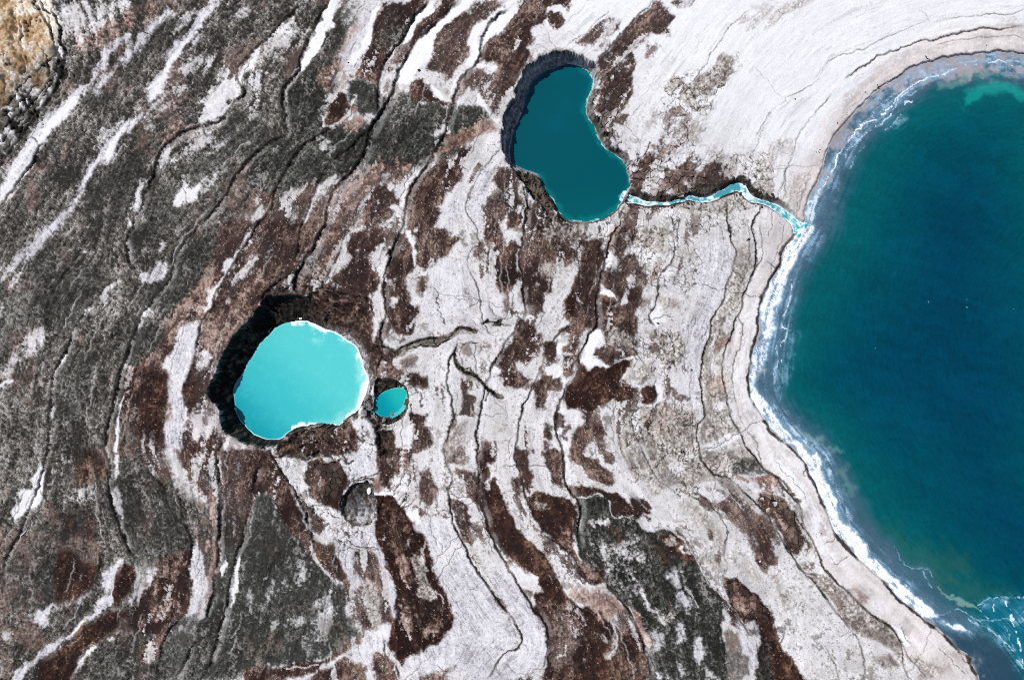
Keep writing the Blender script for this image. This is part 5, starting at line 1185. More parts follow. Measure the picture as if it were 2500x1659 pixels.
for wd, k, ln in (
    (1.3, .8, "A4 1900,490 1792,470 1700,440 1640,410 1560,430"), (1.4, .8, "A4 1500,450 1400,450 1300,480 1240,500 1160,520"),
    (1.5, .95, "A4 1130,530 1060,560 980,620 930,670 860,740 790,800 700,850 640,890 590,950 550,1020 510,1100 470,1170 420,1240 380,1310"),
    (1.2, .8, "A4 990,640 930,690 870,770 800,850 700,900 640,960 590,1040 575,1090"), (1.2, .7, "A4 940,790 890,840 840,880"), (1.4, .8, "A4 1020,690 970,730 1000,700"), (1.1, .6, "A4 700,1000 640,1080 610,1140"),
    (1.1, .6, "A4 1120,540 1060,620 1000,670"), (1.2, .6, "C4 520,330 620,520 730,680 830,790"), (1.2, .6, "C4 650,560 720,640 800,740 900,830 1000,910"), (1.1, .55, "C4 890,660 930,720 1000,790 1020,800 1130,820 1160,870"),
    (1.5, .85, "C4 1470,1050 1490,1100 1540,1140"), (1.4, .8, "C4 1570,1040 1580,1070 1600,1100"), (1.6, .9, "C4 1660,1010 1690,1080 1700,1160 1730,1260 1760,1350 1780,1450"), (1.3, .7, "C4 1470,1040 1560,990 1660,985 1792,975 1900,965"),
    (1.1, .6, "C4 1640,1190 1660,1220"), (1.1, .6, "C4 1680,1240 1690,1300 1720,1360"), (1.3, .7, "C4 1400,1140 1500,1190 1600,1250 1680,1330 1750,1420 1790,1500"), (1.1, .6, "C4 1080,830 1120,880 1160,940"),
    (1.3, .8, "B4 220,410 200,520 160,600 140,680 180,720 180,780 130,800 120,920"), (1.3, .7, "B4 100,760 110,850 90,950 70,1080"), (1.0, .5, "B4 125,930 130,1050 130,1180"), (1.3, .7, "B4 80,690 100,640 110,560 140,440"),
    (1.5, .6, "C4 1440,1470 1460,1520 1490,1568"), (1.2, .6, "C4 1200,1160 1320,1060 1420,1130 1540,1160 1700,1150")):
    p = smooth_line(pts(ln), 2)
    j, i = window(p, 14)
    i = slice(max(i.start - sl[1].start, 0), max(i.stop - sl[1].start, 0))
    q = (j, i)
    best = np.full(x[q].shape, 1e12, f32)
    for a, b in zip(p[:-1], p[1:]):
        best = np.minimum(best, seg_dist(lx[q] + wX[sl][q] * 3 + C2_[q], ly[q] + wY[sl][q] * 3, a, b)[0])
    FOAM[q] = np.maximum(FOAM[q], (1 - sst(wd * .6, wd * 1.7, np.sqrt(best) + D2_[q] * .5)) * k * sst(-1.1, .3, C2_[q] + .5 * D2_[q] + .4))
FOAM *= sst(-1, 1.5, sd)


def blur(a, n):
    for ax in (0, 1):
        c = np.cumsum(np.pad(a, [(n + 1, n) if k == ax else (0, 0) for k in (0, 1)], mode='edge'), ax, dtype=np.float64)
        a = ((c[2 * n + 1:] - c[:-2 * n - 1]) if ax == 0 else (c[:, 2 * n + 1:] - c[:, :-2 * n - 1])) / (2 * n + 1)
    return a.astype(f32)


halo = blur(blur(FOAM, 5), 7)                 # milky water round the foam
WAT = mixc(WAT, LC["foamb"], np.clip(halo * 1.15 + .12 * lst * (halo > .05), 0, 1) * .62 * (sd > 0))
# thin foam tints the water blue-white
WAT = mixc(WAT, LC["foamb"], np.clip(FOAM * 1.4, 0, 1) * .6)
WAT = mixc(WAT, LC["foam"], sst(.42, 1.0, FOAM) * .97)

# pond waters
def pond_colour(name):
    P = PONDS[name]
    s = P["win"]
    x, y, dw, dr = PX[s], PY[s], P["dw"], P["dr"]
    if name == "kidney":
        c = mixc(np.broadcast_to(srgb(0, 78, 90), x.shape + (3,)), srgb(0, 88, 110), sst(-.4, 1.8, .25 * nB[s] + .7 * nA[s] + 1.2 * sst(330, 200, y)) * .45)
        c = mixc(c, srgb(0, 92, 98), .4 * sst(430, 520, y))
        e = (1 - sst(2, 18, dw + nC[s] * 3)) * sst(1290, 1400, x + .35 * (y - 350))
        c = mixc(c, srgb(12, 124, 126), e * .55)
        c = mixc(c, srgb(214, 238, 240), (1 - sst(.6, 2.2, dw + nD[s] * 1.0)) * sst(1310, 1340, x) * .7 * sst(-.9, .4, nC[s]))
        c = mixc(c, srgb(30, 140, 190), (1 - sst(1.2, 4.5, dw + nC[s] * 1.6)) * (1 - sst(1300, 1340, x)) * .8 * sst(-.4, .5, nC[s] + .4))
        mouth = np.hypot(x - 1527, y - 478)
        c = mixc(c, LC["foam"], (1 - sst(5, 15, mouth + nC[s] * 2)) * .95)
    elif name == "big":
        g = np.clip(((x - 570) * f32(.7) - (y - 1040) * f32(.72)) / 260, 0, 1)
        c = mixc(mixc(np.broadcast_to(srgb(22, 154, 170), x.shape + (3,)), srgb(58, 182, 190), sst(.0, .42, g)), srgb(88, 200, 202), sst(.4, .9, g) * .8)
        c = mixc(c, srgb(120, 226, 222), .05 * np.clip(nC[s] + .8 * nD[s], 0, 2))
        cl = sst(.2, 1.2, nC[s] + nB[s] * .6 + lic_s(s)) * sst(735, 750, x) * sst(850, 820, y) * sst(770, 790, y)
        c = mixc(c, srgb(150, 224, 224), cl * .7)
        rightside = sst(700, 740, x - .25 * (y - 900)) * sst(1000, 990, y - 400 * sst(760, 800, x))
        wfr = (3.2 + 8.0 * sst(.0, 1.3, nB[s] + .5 * nC[s] + .5)) * (1 + 1.0 * sst(840, 880, x) * sst(830, 870, y))
        band = np.where((x > 690), 1 - sst(.55, 1.15, (dw + nD[s] * .8) / wfr), 0) + np.where((x <= 690), 1 - sst(.6, 1.4, (dw + nC[s] * .7) / 2.6), 0) * np.where(y < 1000, .22, .7)
        c = mixc(c, srgb(236, 244, 246), np.clip(band, 0, 1) * .96)
        glow = (1 - sst(4, 34, dw + nC[s] * 5)) * sst(800, 900, x + .5 * (y - 860)) * .5
        c = mixc(c, srgb(196, 236, 232), glow * (1 - np.clip(band, 0, 1)))
    else:
        c = mixc(np.broadcast_to(srgb(0, 140, 154), x.shape + (3,)), srgb(30, 172, 172), sst(920, 985, x - .6 * (y - 985)))
        c = mixc(c, srgb(120, 200, 206), .6 * sst(.3, 1.2, nC[s] + nD[s] * .5) * sst(960, 975, x) * sst(975, 962, y))
        c = mixc(c, srgb(190, 220, 220), (1 - sst(.4, 1.4, dw + nD[s] * .5)) * .35)
    P["col"] = c


def lic_s(s):
    return licC[s] * .4


for nm in PONDS:
    pond_colour(nm)

# stream colour
s = window(sp2, 70)
strc = mixc(np.broadcast_to(srgb(70, 150, 165), PX[s].shape + (3,)), srgb(40, 160, 168), sst(1900, 1960, PX[s]))
fo = sst(-.5, 1.1, .5 * nC[s] + .45 * nD[s] + 1.0 * sst(-4.5, -1.0, SD[s]) - .4 + .9 * sst(1590, 1560, PX[s]) + .9 * sst(1800, 1815, PX[s]) * sst(1870, 1850, PX[s]))
strc = mixc(strc, srgb(226, 240, 246), fo * .95)
STRC = strc

ALB = np.clip(ALB, 0, 1) ** 2
WAT = np.clip(WAT, 0, 1) ** 2
STRC = np.clip(STRC, 0, 1) ** 2
for nm in PONDS:
    PONDS[nm]["col"] = np.clip(PONDS[nm]["col"], 0, 1) ** 2
# ----------------------------------------------------------------- meshes from the survey
COL = scn.collection
GX = ((PX - CX) * (HU - BASE) / HU * MPP).astype(f32)
GY = (-(PY - CY) * (HU - BASE) / HU * MPP).astype(f32)
GZ = ((BASE + HT) * MPP).astype(f32)


def rgba(c):
    return np.concatenate([c, np.ones(c.shape[:-1] + (1,), f32)], -1).astype(f32)


def sheet(name, x, y, z, col, facemask, mat, smooth=True, extra=None):
    """a mesh from grid arrays; only the cells in facemask become faces"""
    ny, nx = x.shape
    idx = np.arange(ny * nx, dtype=np.int32).reshape(ny, nx)
    j, i = np.nonzero(facemask)
    q = np.stack([idx[j, i], idx[j + 1, i], idx[j + 1, i + 1], idx[j, i + 1]], 1)
    used = np.zeros(ny * nx, bool)
    used[q.ravel()] = True
    remap = np.cumsum(used, dtype=np.int32) - 1
    q = remap[q]
    co = np.stack([x.ravel()[used], y.ravel()[used], z.ravel()[used]], 1).astype(f32)
    me = bpy.data.meshes.new(name)
    me.vertices.add(len(co))
    me.vertices.foreach_set("co", co.ravel())
    me.loops.add(q.size)
    me.loops.foreach_set("vertex_index", q.ravel())
    me.polygons.add(len(q))
    me.polygons.foreach_set("loop_start", np.arange(0, q.size, 4, dtype=np.int32))
    me.polygons.foreach_set("use_smooth", np.full(len(q), smooth))
    me.update(calc_edges=True)
    a = me.attributes.new("tint", 'FLOAT_COLOR', 'POINT')
    a.data.foreach_set("color", rgba(col.reshape(-1, 3)[used]).ravel())
    if extra is not None:
        b = me.attributes.new("gloss", 'FLOAT', 'POINT')
        b.data.foreach_set("value", extra.ravel()[used].astype(f32))
    me.materials.append(mat)
    o = bpy.data.objects.new(name, me)
    COL.objects.link(o)
    return o


def tag(o, label=None, category=None, group=None, kind=None):
    for k, v in (("label", label), ("category", category), ("group", group), ("kind", kind)):
        if v:
            o[k] = v
    return o


def node_mat(name):
    m = bpy.data.materials.new(name)
    m.use_nodes = True
    nt = m.node_tree
    return m, nt, nt.nodes["Principled BSDF"]


def N(nt, kind, **kw):
    n = nt.nodes.new(kind)
    for k, v in kw.items():
        if k.startswith("i_"):
            n.inputs[k[2:].replace("_", " ")].default_value = v
        else:
            setattr(n, k, v)
    return n


def crust_material(name="salt_crust", plain=None, amount=.28, bump=.35):
    m, nt, p = node_mat(name)
    tc = N(nt, "ShaderNodeTexCoord")
    n1 = N(nt, "ShaderNodeTexNoise", i_Scale=9.0, i_Detail=7.0, i_Roughness=.68)
    n2 = N(nt, "ShaderNodeTexNoise", i_Scale=42.0, i_Detail=4.0, i_Roughness=.6)
    vo = N(nt, "ShaderNodeTexVoronoi", feature='DISTANCE_TO_EDGE', i_Scale=3.2)
    for n in (n1, n2, vo):
        nt.links.new(tc.outputs["Object"], n.inputs["Vector"])
    ad = N(nt, "ShaderNodeMath", operation='ADD')
    nt.links.new(n1.outputs["Fac"], ad.inputs[0])
    nt.links.new(n2.outputs["Fac"], ad.inputs[1])
    mr = N(nt, "ShaderNodeMapRange")
    mr.inputs["From Min"].default_value = .6
    mr.inputs["From Max"].default_value = 1.4
    mr.inputs["To Min"].default_value = 1 - amount
    mr.inputs["To Max"].default_value = 1 + amount
    nt.links.new(ad.outputs[0], mr.inputs["Value"])
    if plain is None:
        at = N(nt, "ShaderNodeAttribute", attribute_name="tint")
        src = at.outputs["Color"]
    else:
        rgb = N(nt, "ShaderNodeRGB")
        rgb.outputs[0].default_value = (*plain, 1)
        src = rgb.outputs[0]
    mx = N(nt, "ShaderNodeVectorMath", operation='SCALE')
    nt.links.new(src, mx.inputs[0])
    nt.links.new(mr.outputs[0], mx.inputs["Scale"])
    nt.links.new(mx.outputs[0], p.inputs["Base Color"])
    p.inputs["Roughness"].default_value = .92
    p.inputs["Specular IOR Level"].default_value = .18
    bp = N(nt, "ShaderNodeBump", i_Strength=bump, i_Distance=.06)
    nt.links.new(ad.outputs[0], bp.inputs["Height"])
    nt.links.new(bp.outputs[0], p.inputs["Normal"])
    return m


def water_material(name, wave=.25, wscale=1.4, rough=.16):
    m, nt, p = node_mat(name)
    tc = N(nt, "ShaderNodeTexCoord")
    at = N(nt, "ShaderNodeAttribute", attribute_name="tint")
    gl = N(nt, "ShaderNodeAttribute", attribute_name="gloss")
    n1 = N(nt, "ShaderNodeTexNoise", i_Scale=wscale, i_Detail=5.0, i_Roughness=.6)
    nt.links.new(tc.outputs["Object"], n1.inputs["Vector"])
    bp = N(nt, "ShaderNodeBump", i_Strength=wave, i_Distance=.05)
    nt.links.new(n1.outputs["Fac"], bp.inputs["Height"])
    nt.links.new(bp.outputs[0], p.inputs["Normal"])
    nt.links.new(at.outputs["Color"], p.inputs["Base Color"])
    mr = N(nt, "ShaderNodeMapRange")                       # foam is matt, water is smooth
    mr.inputs["To Min"].default_value = rough
    mr.inputs["To Max"].default_value = .9
    nt.links.new(gl.outputs["Fac"], mr.inputs["Value"])
    nt.links.new(mr.outputs[0], p.inputs["Roughness"])
    p.inputs["IOR"].default_value = 1.33
    return m


M_GROUND = crust_material()
M_FLAT = crust_material("salt_crust_wall", amount=.35, bump=.5)
M_LAKE = water_material("lake_water")
M_POND = water_material("pond_water", wave=.08, wscale=3.0, rough=.12)


def cells(m, mode="any"):
    a, b, c, d = m[:-1, :-1], m[1:, :-1], m[1:, 1:], m[:-1, 1:]
    return (a | b | c | d) if mode == "any" else (a & b & c & d)


# ----- which object each ground cell belongs to
owner = np.zeros((NY - 1, NX - 1), np.int8)
holes = [("kidney", 1), ("big", 2), ("small", 3)]
for nm, k in holes:
    P = PONDS[nm]
    t = np.zeros((NY, NX), bool)
    t[P["win"]] = P["dr"] > 0
    owner[cells(t, "all")] = k
t = np.zeros((NY, NX), bool)
r = smooth_line(pts(DRY_RIM), 1, True)
s = window(r, 20)
t[s] = poly_sdf(r, HX[s], HY[s]) > 0
owner[cells(t, "all")] = 4
t = np.zeros((NY, NX), bool)
s = window(sp2, 70)
t[s] = keep
owner[cells(t, "all") & (owner == 0)] = 5
t = np.zeros((NY, NX), bool)
s = window(pts(CLIFF), 40)
t[s] = dcl > 0
owner[cells(t, "all") & (owner == 0)] = 6
land = ~cells(sdl > 40, "all")

ground = sheet("ground", GX, GY, GZ, ALB, (owner == 0) & land, M_GROUND)
tag(ground, "salt flat of old shore lines, crusted white, grey and brown", "ground", kind="structure")
for k, name, label in ((1, "sinkhole", "sinkhole with bedded grey walls round the kidney-shaped teal pond"), (2, "sinkhole", "deep black-walled sinkhole round the large turquoise pond"),
                       (3, "sinkhole", "small dark sinkhole right of the large turquoise pond"), (4, "sinkhole", "dry grey sinkhole with a white salt lump, below the turquoise pond"),
                       (5, "stream_bank", "dark cracked mud banks of the stream between pond and lake"), (6, "cliff", "shattered ochre and black cliff in the upper left corner")):
    o = sheet(name, GX, GY, GZ, ALB, (owner == k) & land, M_FLAT)
    tag(o, label, "cliff" if k == 6 else ("bank" if k == 5 else "sinkhole"), kind="structure")

# ----- lake
mL = np.zeros((NY, NX), bool)
mL[sl] = sd > -5
ripple = (nB * .12 + nC * .06) * f32(.35)
foamfull = np.zeros((NY, NX), f32)
foamfull[sl] = FOAM
watfull = np.zeros((NY, NX, 3), f32)
watfull[sl] = WAT
lake = sheet("lake", GX, GY, (LAKE_Z + ripple) * MPP, watfull, cells(mL), M_LAKE, extra=np.clip(foamfull * 1.2, 0, 1))
tag(lake, "broad teal lake with a grey shallow rim", "lake", kind="structure")
# surf: a thin raised layer of foam
fm = foamfull > .80
fz = (LAKE_Z + ripple + .3 + 1.6 * sst(.75, 1, foamfull) * (1 + .3 * nC)) * MPP
surf = sheet("surf_foam", GX, GY, fz, np.broadcast_to(np.array([.86, .89, .93], f32), (NY, NX, 3)) * (1 - .06 * np.clip(-nD, 0, 2))[..., None], cells(fm, "all") & cells(mL, "all"),
             crust_material("foam", amount=.08, bump=.6))
tag(surf, "white band of surf foam along the lake shore", "foam", kind="stuff")

for nm, label in (("kidney", "deep teal kidney-shaped pond in the grey-walled sinkhole"), ("big", "large milky turquoise pond with a white salt rim"), ("small", "small oval turquoise pond beside the large one")):
    P = PONDS[nm]
    s = P["win"]
    z = np.full(P["dw"].shape, P["z"] * MPP, f32)
    m = (P["dw"] > -7) & (P["dr"] > -5)
    o = sheet("pond", GX[s], GY[s], z, P["col"], cells(m), M_POND, extra=(P["col"].min(-1) > .45).astype(f32))
    tag(o, label, "pond", kind="structure")
s = window(sp2, 70)
m = (SD[s] < 2.2) & (sdl[s] < 10)
for nm, _ in holes[:1]:
    P = PONDS[nm]
    t = np.zeros((NY, NX), bool)
    t[P["win"]] = (P["dw"] > 6)
    m &= ~t[s]
o = sheet("stream", GX[s], GY[s], (SZ[s] + .25 + nC[s] * .15) * MPP, STRC, cells(m), M_POND, extra=(STRC.min(-1) > .4).astype(f32))
tag(o, "narrow turquoise stream with white foam from the teal pond to the lake", "stream", kind="structure")
# ----------------------------------------------------------------- loose things on the flat
rng = random.Random(77)
nr = np.random.RandomState(77)


def ij(x, y):
    return min(max(int(np.searchsorted(YS, y)), 1), NY - 2), min(max(int(np.searchsorted(XS, x)), 1), NX - 2)


def place(x, y):
    """world point of the ground at a survey position"""
    j, i = ij(x, y)
    return float(GX[j, i]), float(GY[j, i]), float(GZ[j, i])


def xy_plan(x, y):
    j, i = ij(x, y)
    k = (HU - float(BASE[j, i])) / HU * MPP
    return (x - CX) * k, -(y - CY) * k


def raw_mesh(name, verts, faces, tint=None, mat=None, smooth=False):
    me = bpy.data.meshes.new(name)
    me.from_pydata([tuple(map(float, v)) for v in verts], [], faces)
    if smooth:
        me.polygons.foreach_set("use_smooth", [True] * len(me.polygons))
    if tint is not None:
        a = me.attributes.new("tint", 'FLOAT_COLOR', 'POINT')
        a.data.foreach_set("color", rgba(np.asarray(tint, f32)).ravel())
    if mat:
        me.materials.append(mat)
    return me


def put(name, me, loc, rot=(0, 0, 0), scale=(1, 1, 1), parent=None):
    o = bpy.data.objects.new(name, me)
    o.location, o.rotation_euler, o.scale = loc, rot, scale
    o.parent = parent
    COL.objects.link(o)
    return o


# ----- cracked mud plates, each a piece of the ground
def clip_poly(poly, mx, my, nx_, ny_):
    out = []
    for k in range(len(poly)):
        a, b = poly[k], poly[(k + 1) % len(poly)]
        da = (a[0] - mx) * nx_ + (a[1] - my) * ny_
        db = (b[0] - mx) * nx_ + (b[1] - my) * ny_
        if da <= 0:
            out.append(a)
        if (da < 0 < db) or (db < 0 < da):
            t = da / (da - db)
            out.append((a[0] + (b[0] - a[0]) * t, a[1] + (b[1] - a[1]) * t))
    return out


def inside(p, x, y):
    c = False
    for k in range(len(p)):
        a, b = p[k], p[(k + 1) % len(p)]
        if (a[1] > y) != (b[1] > y) and x < (b[0] - a[0]) * (y - a[1]) / (b[1] - a[1]) + a[0]:
            c = not c
    return c


PLATE_ZONES = (
    (14, 60, "C3 1500,885 1545,875 1620,935 1715,1015 1775,1085 1770,1170 1700,1190 1640,1170 1565,1100 1515,1005"),
    (14, 60, "C4 -20,315 150,335 185,380 225,480 270,570 250,640 235,710 195,690 145,590 85,480 5,400"),
    (14, 50, "A3 620,600 760,560 830,610 790,710 730,820 700,900 660,860 620,780 590,700"),
    (16, 60, "A3 850,1120 960,1080 1060,1140 1130,1170 1220,1110 1260,1190 1400,1150 1470,1190 1400,1260 1280,1230 1180,1310 1080,1340 940,1340 870,1300 855,1220"),
    (15, 40, "A3 800,1440 1000,1420 1180,1425 1290,1430 1290,1470 1100,1500 900,1530 800,1550 640,1560 740,1500"),
    (15, 30, "C2 280,70 340,70 420,90 560,105 620,160 590,260 560,380 470,330 400,310 360,200 300,130"))
made = 0
M_PLATE = crust_material("mud_plate", amount=.3, bump=.45)
for cell, cap, poly in PLATE_ZONES:
    zp = [tuple(map(float, q)) for q in pts(poly)]
    x0, x1 = min(q[0] for q in zp), max(q[0] for q in zp)
    y0, y1 = min(q[1] for q in zp), max(q[1] for q in zp)
    seeds = []
    for a in range(int((x1 - x0) / cell) + 3):
        for b in range(int((y1 - y0) / cell) + 3):
            seeds.append((x0 - cell + (a + rng.uniform(.08, .92)) * cell, y0 - cell + (b + rng.uniform(.08, .92)) * cell))
    n = 0
    order = seeds[:]
    mid_ = (sum(q[0] for q in zp) / len(zp), sum(q[1] for q in zp) / len(zp))
    order.sort(key=lambda q: math.hypot(q[0] - mid_[0], q[1] - mid_[1]))
    for sx_, sy_ in order:
        if not inside(zp, sx_, sy_) or n >= cap:
            continue
        j, i = ij(sx_, sy_)
        if HOLE[j, i] > 0 or SD[j, i] < 14:
            continue
        cellp = [(sx_ + cell * 1.2 * math.cos(k * math.pi / 4), sy_ + cell * 1.2 * math.sin(k * math.pi / 4)) for k in range(8)]
        for tx_, ty_ in seeds:
            dx_, dy_ = tx_ - sx_, ty_ - sy_
            L = math.hypot(dx_, dy_)
            if 0 < L < cell * 3:
                cellp = clip_poly(cellp, sx_ + dx_ * .5 - dx_ / L * .75, sy_ + dy_ * .5 - dy_ / L * .75, dx_ / L, dy_ / L)
                if len(cellp) < 3:
                    break
        # a rugged outline: split the edges
        if len(cellp) < 3:
            continue
        ring = []
        for k in range(len(cellp)):
            a, b = cellp[k], cellp[(k + 1) % len(cellp)]
            L = math.hypot(b[0] - a[0], b[1] - a[1])
            if L < .8:
                continue
            ring.append(a)
            if L > cell * .45:
                ring.append(((a[0] + b[0]) / 2 + rng.uniform(-1, 1) * .5, (a[1] + b[1]) / 2 + rng.uniform(-1, 1) * .5))
        if len(ring) < 4:
            continue
        cxp = sum(q[0] for q in ring) / len(ring)
        cyp = sum(q[1] for q in ring) / len(ring)
        ox, oy, _ = place(cxp, cyp)
        hs = [float(GZ[ij(*q)]) for q in ring]
        top = max(np.median(hs), float(GZ[ij(cxp, cyp)])) + rng.uniform(.0, .05)
        tilt = (rng.uniform(-.03, .03), rng.uniform(-.03, .03))
        vs_, tn, kk = [], [], len(ring)
        tone = rng.uniform(.85, 1.2)
        for lvl, shrink, dz in ((0, 1.0, -.22), (1, 1.0, -.03), (2, .86, .0), (3, 0, .0)):
            for q in (ring if lvl < 3 else [(cxp, cyp)]):
                qx, qy = cxp + (q[0] - cxp) * shrink, cyp + (q[1] - cyp) * shrink
                wx_, wy_ = xy_plan(qx, qy)
                curl = .02 * (lvl in (1, 2)) * rng.random()
                vs_.append((wx_ - ox, wy_ - oy, top + dz + curl + tilt[0] * (qx - cxp) * MPP + tilt[1] * (qy - cyp) * MPP))
                c = CRUST0[ij(cxp + (qx - cxp) * .5, cyp + (qy - cyp) * .5)]
                c = np.maximum(c, np.array([.045, .032, .027], f32)) * tone
                tn.append(c if lvl else c * .0 + np.array([.02, .017, .015], f32))
        fc = []
        for k in range(kk):
            k2 = (k + 1) % kk
            for lv in (0, 1):
                fc.append((lv * kk + k, lv * kk + k2, (lv + 1) * kk + k2, (lv + 1) * kk + k))
            fc.append((2 * kk + k, 2 * kk + k2, 3 * kk))
        fc = [tuple(reversed(f)) for f in fc]
        put("mud_plate", raw_mesh("mud_plate", vs_, fc, tn, M_PLATE), (ox, oy, 0), parent=ground)
        n += 1
        made += 1

# ----- clods and stones
def rock_mesh(name, seed, flat=.7, sub=2):
    import bmesh
    bm = bmesh.new()
    bmesh.ops.create_icosphere(bm, subdivisions=sub, radius=1)
    r_ = random.Random(seed)
    off = [(r_.uniform(-1, 1), r_.uniform(-1, 1), r_.uniform(-1, 1), r_.uniform(.5, .95)) for _ in range(9)]
    for v in bm.verts:
        d = v.co.normalized()
        k = 1.0
        for a, b, c, cut in off:                          # planes knocked off the lump
            nrm = math.sqrt(a * a + b * b + c * c)
            t = (d.x * a + d.y * b + d.z * c) / nrm
            if t > .15:
                k = min(k, cut / t)
        k *= 1 + r_.uniform(-.06, .06)
        v.co = d * k
        v.co.z *= flat
    me = bpy.data.meshes.new(name)
    bm.to_mesh(me)
    bm.free()
    return me


M_CLOD = crust_material("wet_mud_clod", plain=(.05, .043, .037), amount=.5, bump=.8)
M_STONE = crust_material("dark_stone", plain=(.045, .043, .045), amount=.4, bump=.7)
M_SALT = crust_material("salt_lump", plain=(.82, .84, .86), amount=.08, bump=.5)
M_GREY = crust_material("grey_mud_block", plain=(.21, .20, .20), amount=.45, bump=.8)
M_FLOAT = crust_material("floating_salt", plain=(.06, .27, .30), amount=.15, bump=.3)
M_WOOD = crust_material("bleached_wood", plain=(.55, .53, .50), amount=.25, bump=.3)
clods = [rock_mesh("mud_clod", k) for k in (1, 2, 3, 4)]
stones = [rock_mesh("stone", k, .55) for k in (11, 12)]
greys = [rock_mesh("mud_block", k, .5) for k in (21, 22, 23)]
salts = [rock_mesh("salt_lump", k, .35) for k in (31, 32)]
floats = [rock_mesh("salt_patch", k, .3) for k in (33, 34)]
for lst_, m_ in ((clods, M_CLOD), (stones, M_STONE), (greys, M_GREY), (salts, M_SALT), (floats, M_FLOAT)):
    for me in lst_:
        me.materials.append(m_)


def rock(name, me, x, y, rx, ry, rz, label, cat, group=None, sink=.3, z=None, rot=None):
    gx_, gy_, gz_ = place(x, y)
    gz_ = gz_ if z is None else z
    o = put(name, me, (gx_, gy_, gz_ + rz * MPP * (1 - 2 * sink) * .5), (0, 0, rng.uniform(0, 6.28) if rot is None else rot), (rx * MPP, ry * MPP, rz * MPP))
    return tag(o, label, cat, group)


# clods lying on the banks of the stream
n = 0
while n < 70:
    k = rng.randrange(6, int(len(sp2) * .74))
    a, b = sp2[k], sp2[k + 1]
    t = rng.random()
    x_, y_ = a[0] + (b[0] - a[0]) * t, a[1] + (b[1] - a[1]) * t
    off = (sw[k] + rng.uniform(4, 17)) * (-1 if rng.random() < .68 else .75)
    y_ += off
    x_ += rng.uniform(-5, 5)
    j, i = ij(x_, y_)
    if SD[j, i] < 3 or HOLE[j, i] > 0:
        continue
    r_ = rng.uniform(2.2, 5.2)
    rock("mud_clod", rng.choice(clods), x_, y_, r_, r_ * rng.uniform(.6, 1), r_ * .9, "dark mud clod among many on the banks of the turquoise stream", "mud clod", "clods along the stream")
    n += 1
# rubble on the slumped shelf of the kidney pond
n = 0
shp = [tuple(map(float, q)) for q in sh]
while n < 34:
    x_, y_ = rng.uniform(sh[:, 0].min(), sh[:, 0].max()), rng.uniform(sh[:, 1].min(), sh[:, 1].max())
    if not inside(shp, x_, y_) or (y_ > 450 and rng.random() < .6):
        continue
    r_ = rng.uniform(1.6, 4.2)
    rock("mud_clod", rng.choice(clods), x_, y_, r_, r_ * rng.uniform(.6, 1), r_ * .9, "dark rubble clod on the slumped shelf at the lower left of the kidney-shaped pond", "mud clod", "rubble on the slumped shelf")
    n += 1
# broken blocks round the two turquoise ponds
for x_, y_, rx, ry, lab in (
    (898, 992, 12, 8, "large grey slumped block between the two turquoise ponds"), (889, 1006, 8, 6, "grey broken block just below the large block between the turquoise ponds"),
    (912, 1018, 11, 6, "pale broken slab under the small turquoise pond, left of its tip"), (935, 1024, 9, 6, "grey slab at the lower edge of the small pond's hole"),
    (955, 1012, 9, 7, "grey slab on the right-hand lower wall of the small pond's hole"), (884, 978, 7, 5, "small grey block on the rim right of the large turquoise pond"),
    (842, 1028, 13, 6, "dark crust flake hanging over the lower right shore of the large turquoise pond")):
    rock("mud_block", greys[int(x_) % 3], x_, y_, rx, ry, min(rx, ry) * .8, lab, "mud block", sink=.35)
# fallen blocks at the foot of the pit walls
for nm, wanted, lab, grp in (("kidney", 14, "grey fallen block at the foot of the bedded wall round the kidney-shaped pond", "fallen blocks round the kidney-shaped pond"),):
    P = PONDS[nm]
    jj, ii = np.nonzero((P["dw"] < -1.5) & (P["dw"] > -14) & (P["dr"] > 5))
    for k in nr.choice(len(jj), wanted, replace=False):
        x_, y_ = float(PX[P["win"]][jj[k], ii[k]]), float(PY[P["win"]][jj[k], ii[k]])
        r_ = rng.uniform(2.0, 5.0)
        rock("mud_block", rng.choice(greys), x_, y_, r_, r_ * rng.uniform(.6, 1), r_ * .9, lab, "mud block", grp, sink=.3)
# single stones on the pale ground
for x_, y_, rx, ry, lab in (
    (1604, 788, 4.5, 3, "dark oval stone at the edge of a round white salt patch"), (1689, 901, 3.6, 3, "lone black stone on the smooth lilac-grey flat"),
    (1023, 170, 5, 4, "dark brown lump on the bright white strip in the upper middle"), (850, 152, 2.6, 2.4, "small black stone at the foot of a grey-white strip, upper left of the middle"),
    (1940, 241, 2.4, 2.2, "small black stone on the white salt in the upper right"), (1826, 583, 7, 3.5, "dark ragged block in the crack just below the stream, near the beach"),
    (1312, 713, 4, 3, "dark lump on white crust left of the long middle scarp"), (2190, 935, 2.2, 2, "")):
    if lab:
        rock("stone", stones[int(x_) % 2], x_, y_, rx, ry, min(rx, ry), lab, "stone", sink=.25)
# white salt in the dry sinkhole
rock("salt_lump", salts[0], 897, 1199, 6.5, 10.5, 9, "bright white oval salt lump in the dry sinkhole", "salt lump", sink=.2, rot=-.3)
rock("salt_lump", salts[1], 1830, 1352, 3, 3, 2.5, "small white salt lump on the scarp edge above the brown cracked mud", "salt lump")
rock("salt_lump", salts[0], 1856, 1368, 3.6, 2.8, 2.5, "white salt lump lower along the scarp edge above the brown cracked mud", "salt lump")
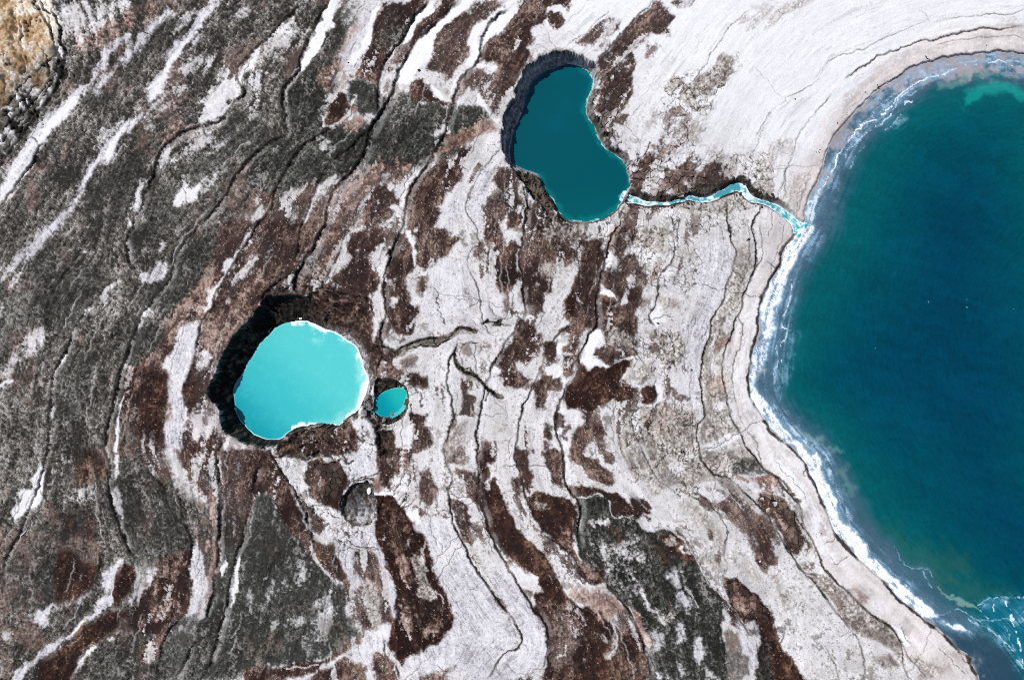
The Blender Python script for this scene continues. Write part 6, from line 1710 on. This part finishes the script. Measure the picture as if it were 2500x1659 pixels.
# floating salt in the lake
zl = LAKE_Z * MPP + .02
for x_, y_, rx, lab in ((2260, 737, 4.5, "faint floating salt patch in the lake, left one of the two brightest"), (2355, 749, 4.2, "floating salt patch in the lake, lower of the close pair"),
                        (2355, 731, 2.6, "tiny floating salt patch in the lake, upper of the close pair"), (2468, 754, 2.4, "tiny floating salt patch far out near the right edge of the lake"),
                        (2131, 849, 2.4, "tiny floating salt patch lying lowest and nearest the shore")):
    rock("salt_patch", floats[int(x_) % 2], x_, y_, rx * .8, rx * .5, 1.0, lab, "salt patch", "salt patches floating on the lake", z=zl, sink=.35)
# dark tufts of dried weed washed up in lines along the upper beach
n = 0
for ln, cnt_ in (("A4 700,650 760,600 820,570 880,530", 8), ("A4 1010,440 1060,410 1120,395 1170,385", 7), ("A4 510,850 560,800 600,760", 5), ("A4 1500,330 1560,325 1640,330 1700,332", 4), ("A4 370,1060 400,1010 440,950", 5), ("C4 370,540 380,600 400,560", 4)):
    p = pts(ln)
    for k in range(cnt_):
        q = rng.randrange(len(p) - 1)
        t = rng.random()
        x_ = p[q][0] + (p[q + 1][0] - p[q][0]) * t + rng.gauss(0, 3)
        y_ = p[q][1] + (p[q + 1][1] - p[q][1]) * t + rng.gauss(0, 3)
        r_ = rng.uniform(.9, 2.0)
        rock("debris_clump", rng.choice(clods), x_, y_, r_ * 1.6, r_ * .8, r_ * .5, "dark clump of washed-up debris in a line on the pale beach", "debris", "debris lines on the beach")
# a bleached stick beside the blue-white strip on the left
sv, sf = [], []
path = [(-14, -3, .5), (-6, 0, 1.5), (0, 1, 2.0), (7, 4, 1.8), (13, 10, 1.0)]
for k, (a, b, c) in enumerate(path):
    r_ = (1.0, 1.3, 1.4, 1.0, .5)[k]
    for t in range(6):
        sv.append((a * MPP - r_ * MPP * .3 * math.cos(t), (b + r_ * math.cos(t * math.pi / 3)) * MPP, (c + r_ * math.sin(t * math.pi / 3)) * MPP))
for k in range(len(path) - 1):
    for t in range(6):
        sf.append((k * 6 + t, k * 6 + (t + 1) % 6, (k + 1) * 6 + (t + 1) % 6, (k + 1) * 6 + t))
sf += [tuple(range(6))[::-1], tuple(range(24, 30))]
stick = put("driftwood", raw_mesh("driftwood", sv, sf, mat=M_WOOD), place(60, 1299), (0, 0, .5))
tag(stick, "small bleached driftwood stick by the blue-white strip near the left edge", "driftwood")
print("plates", made)
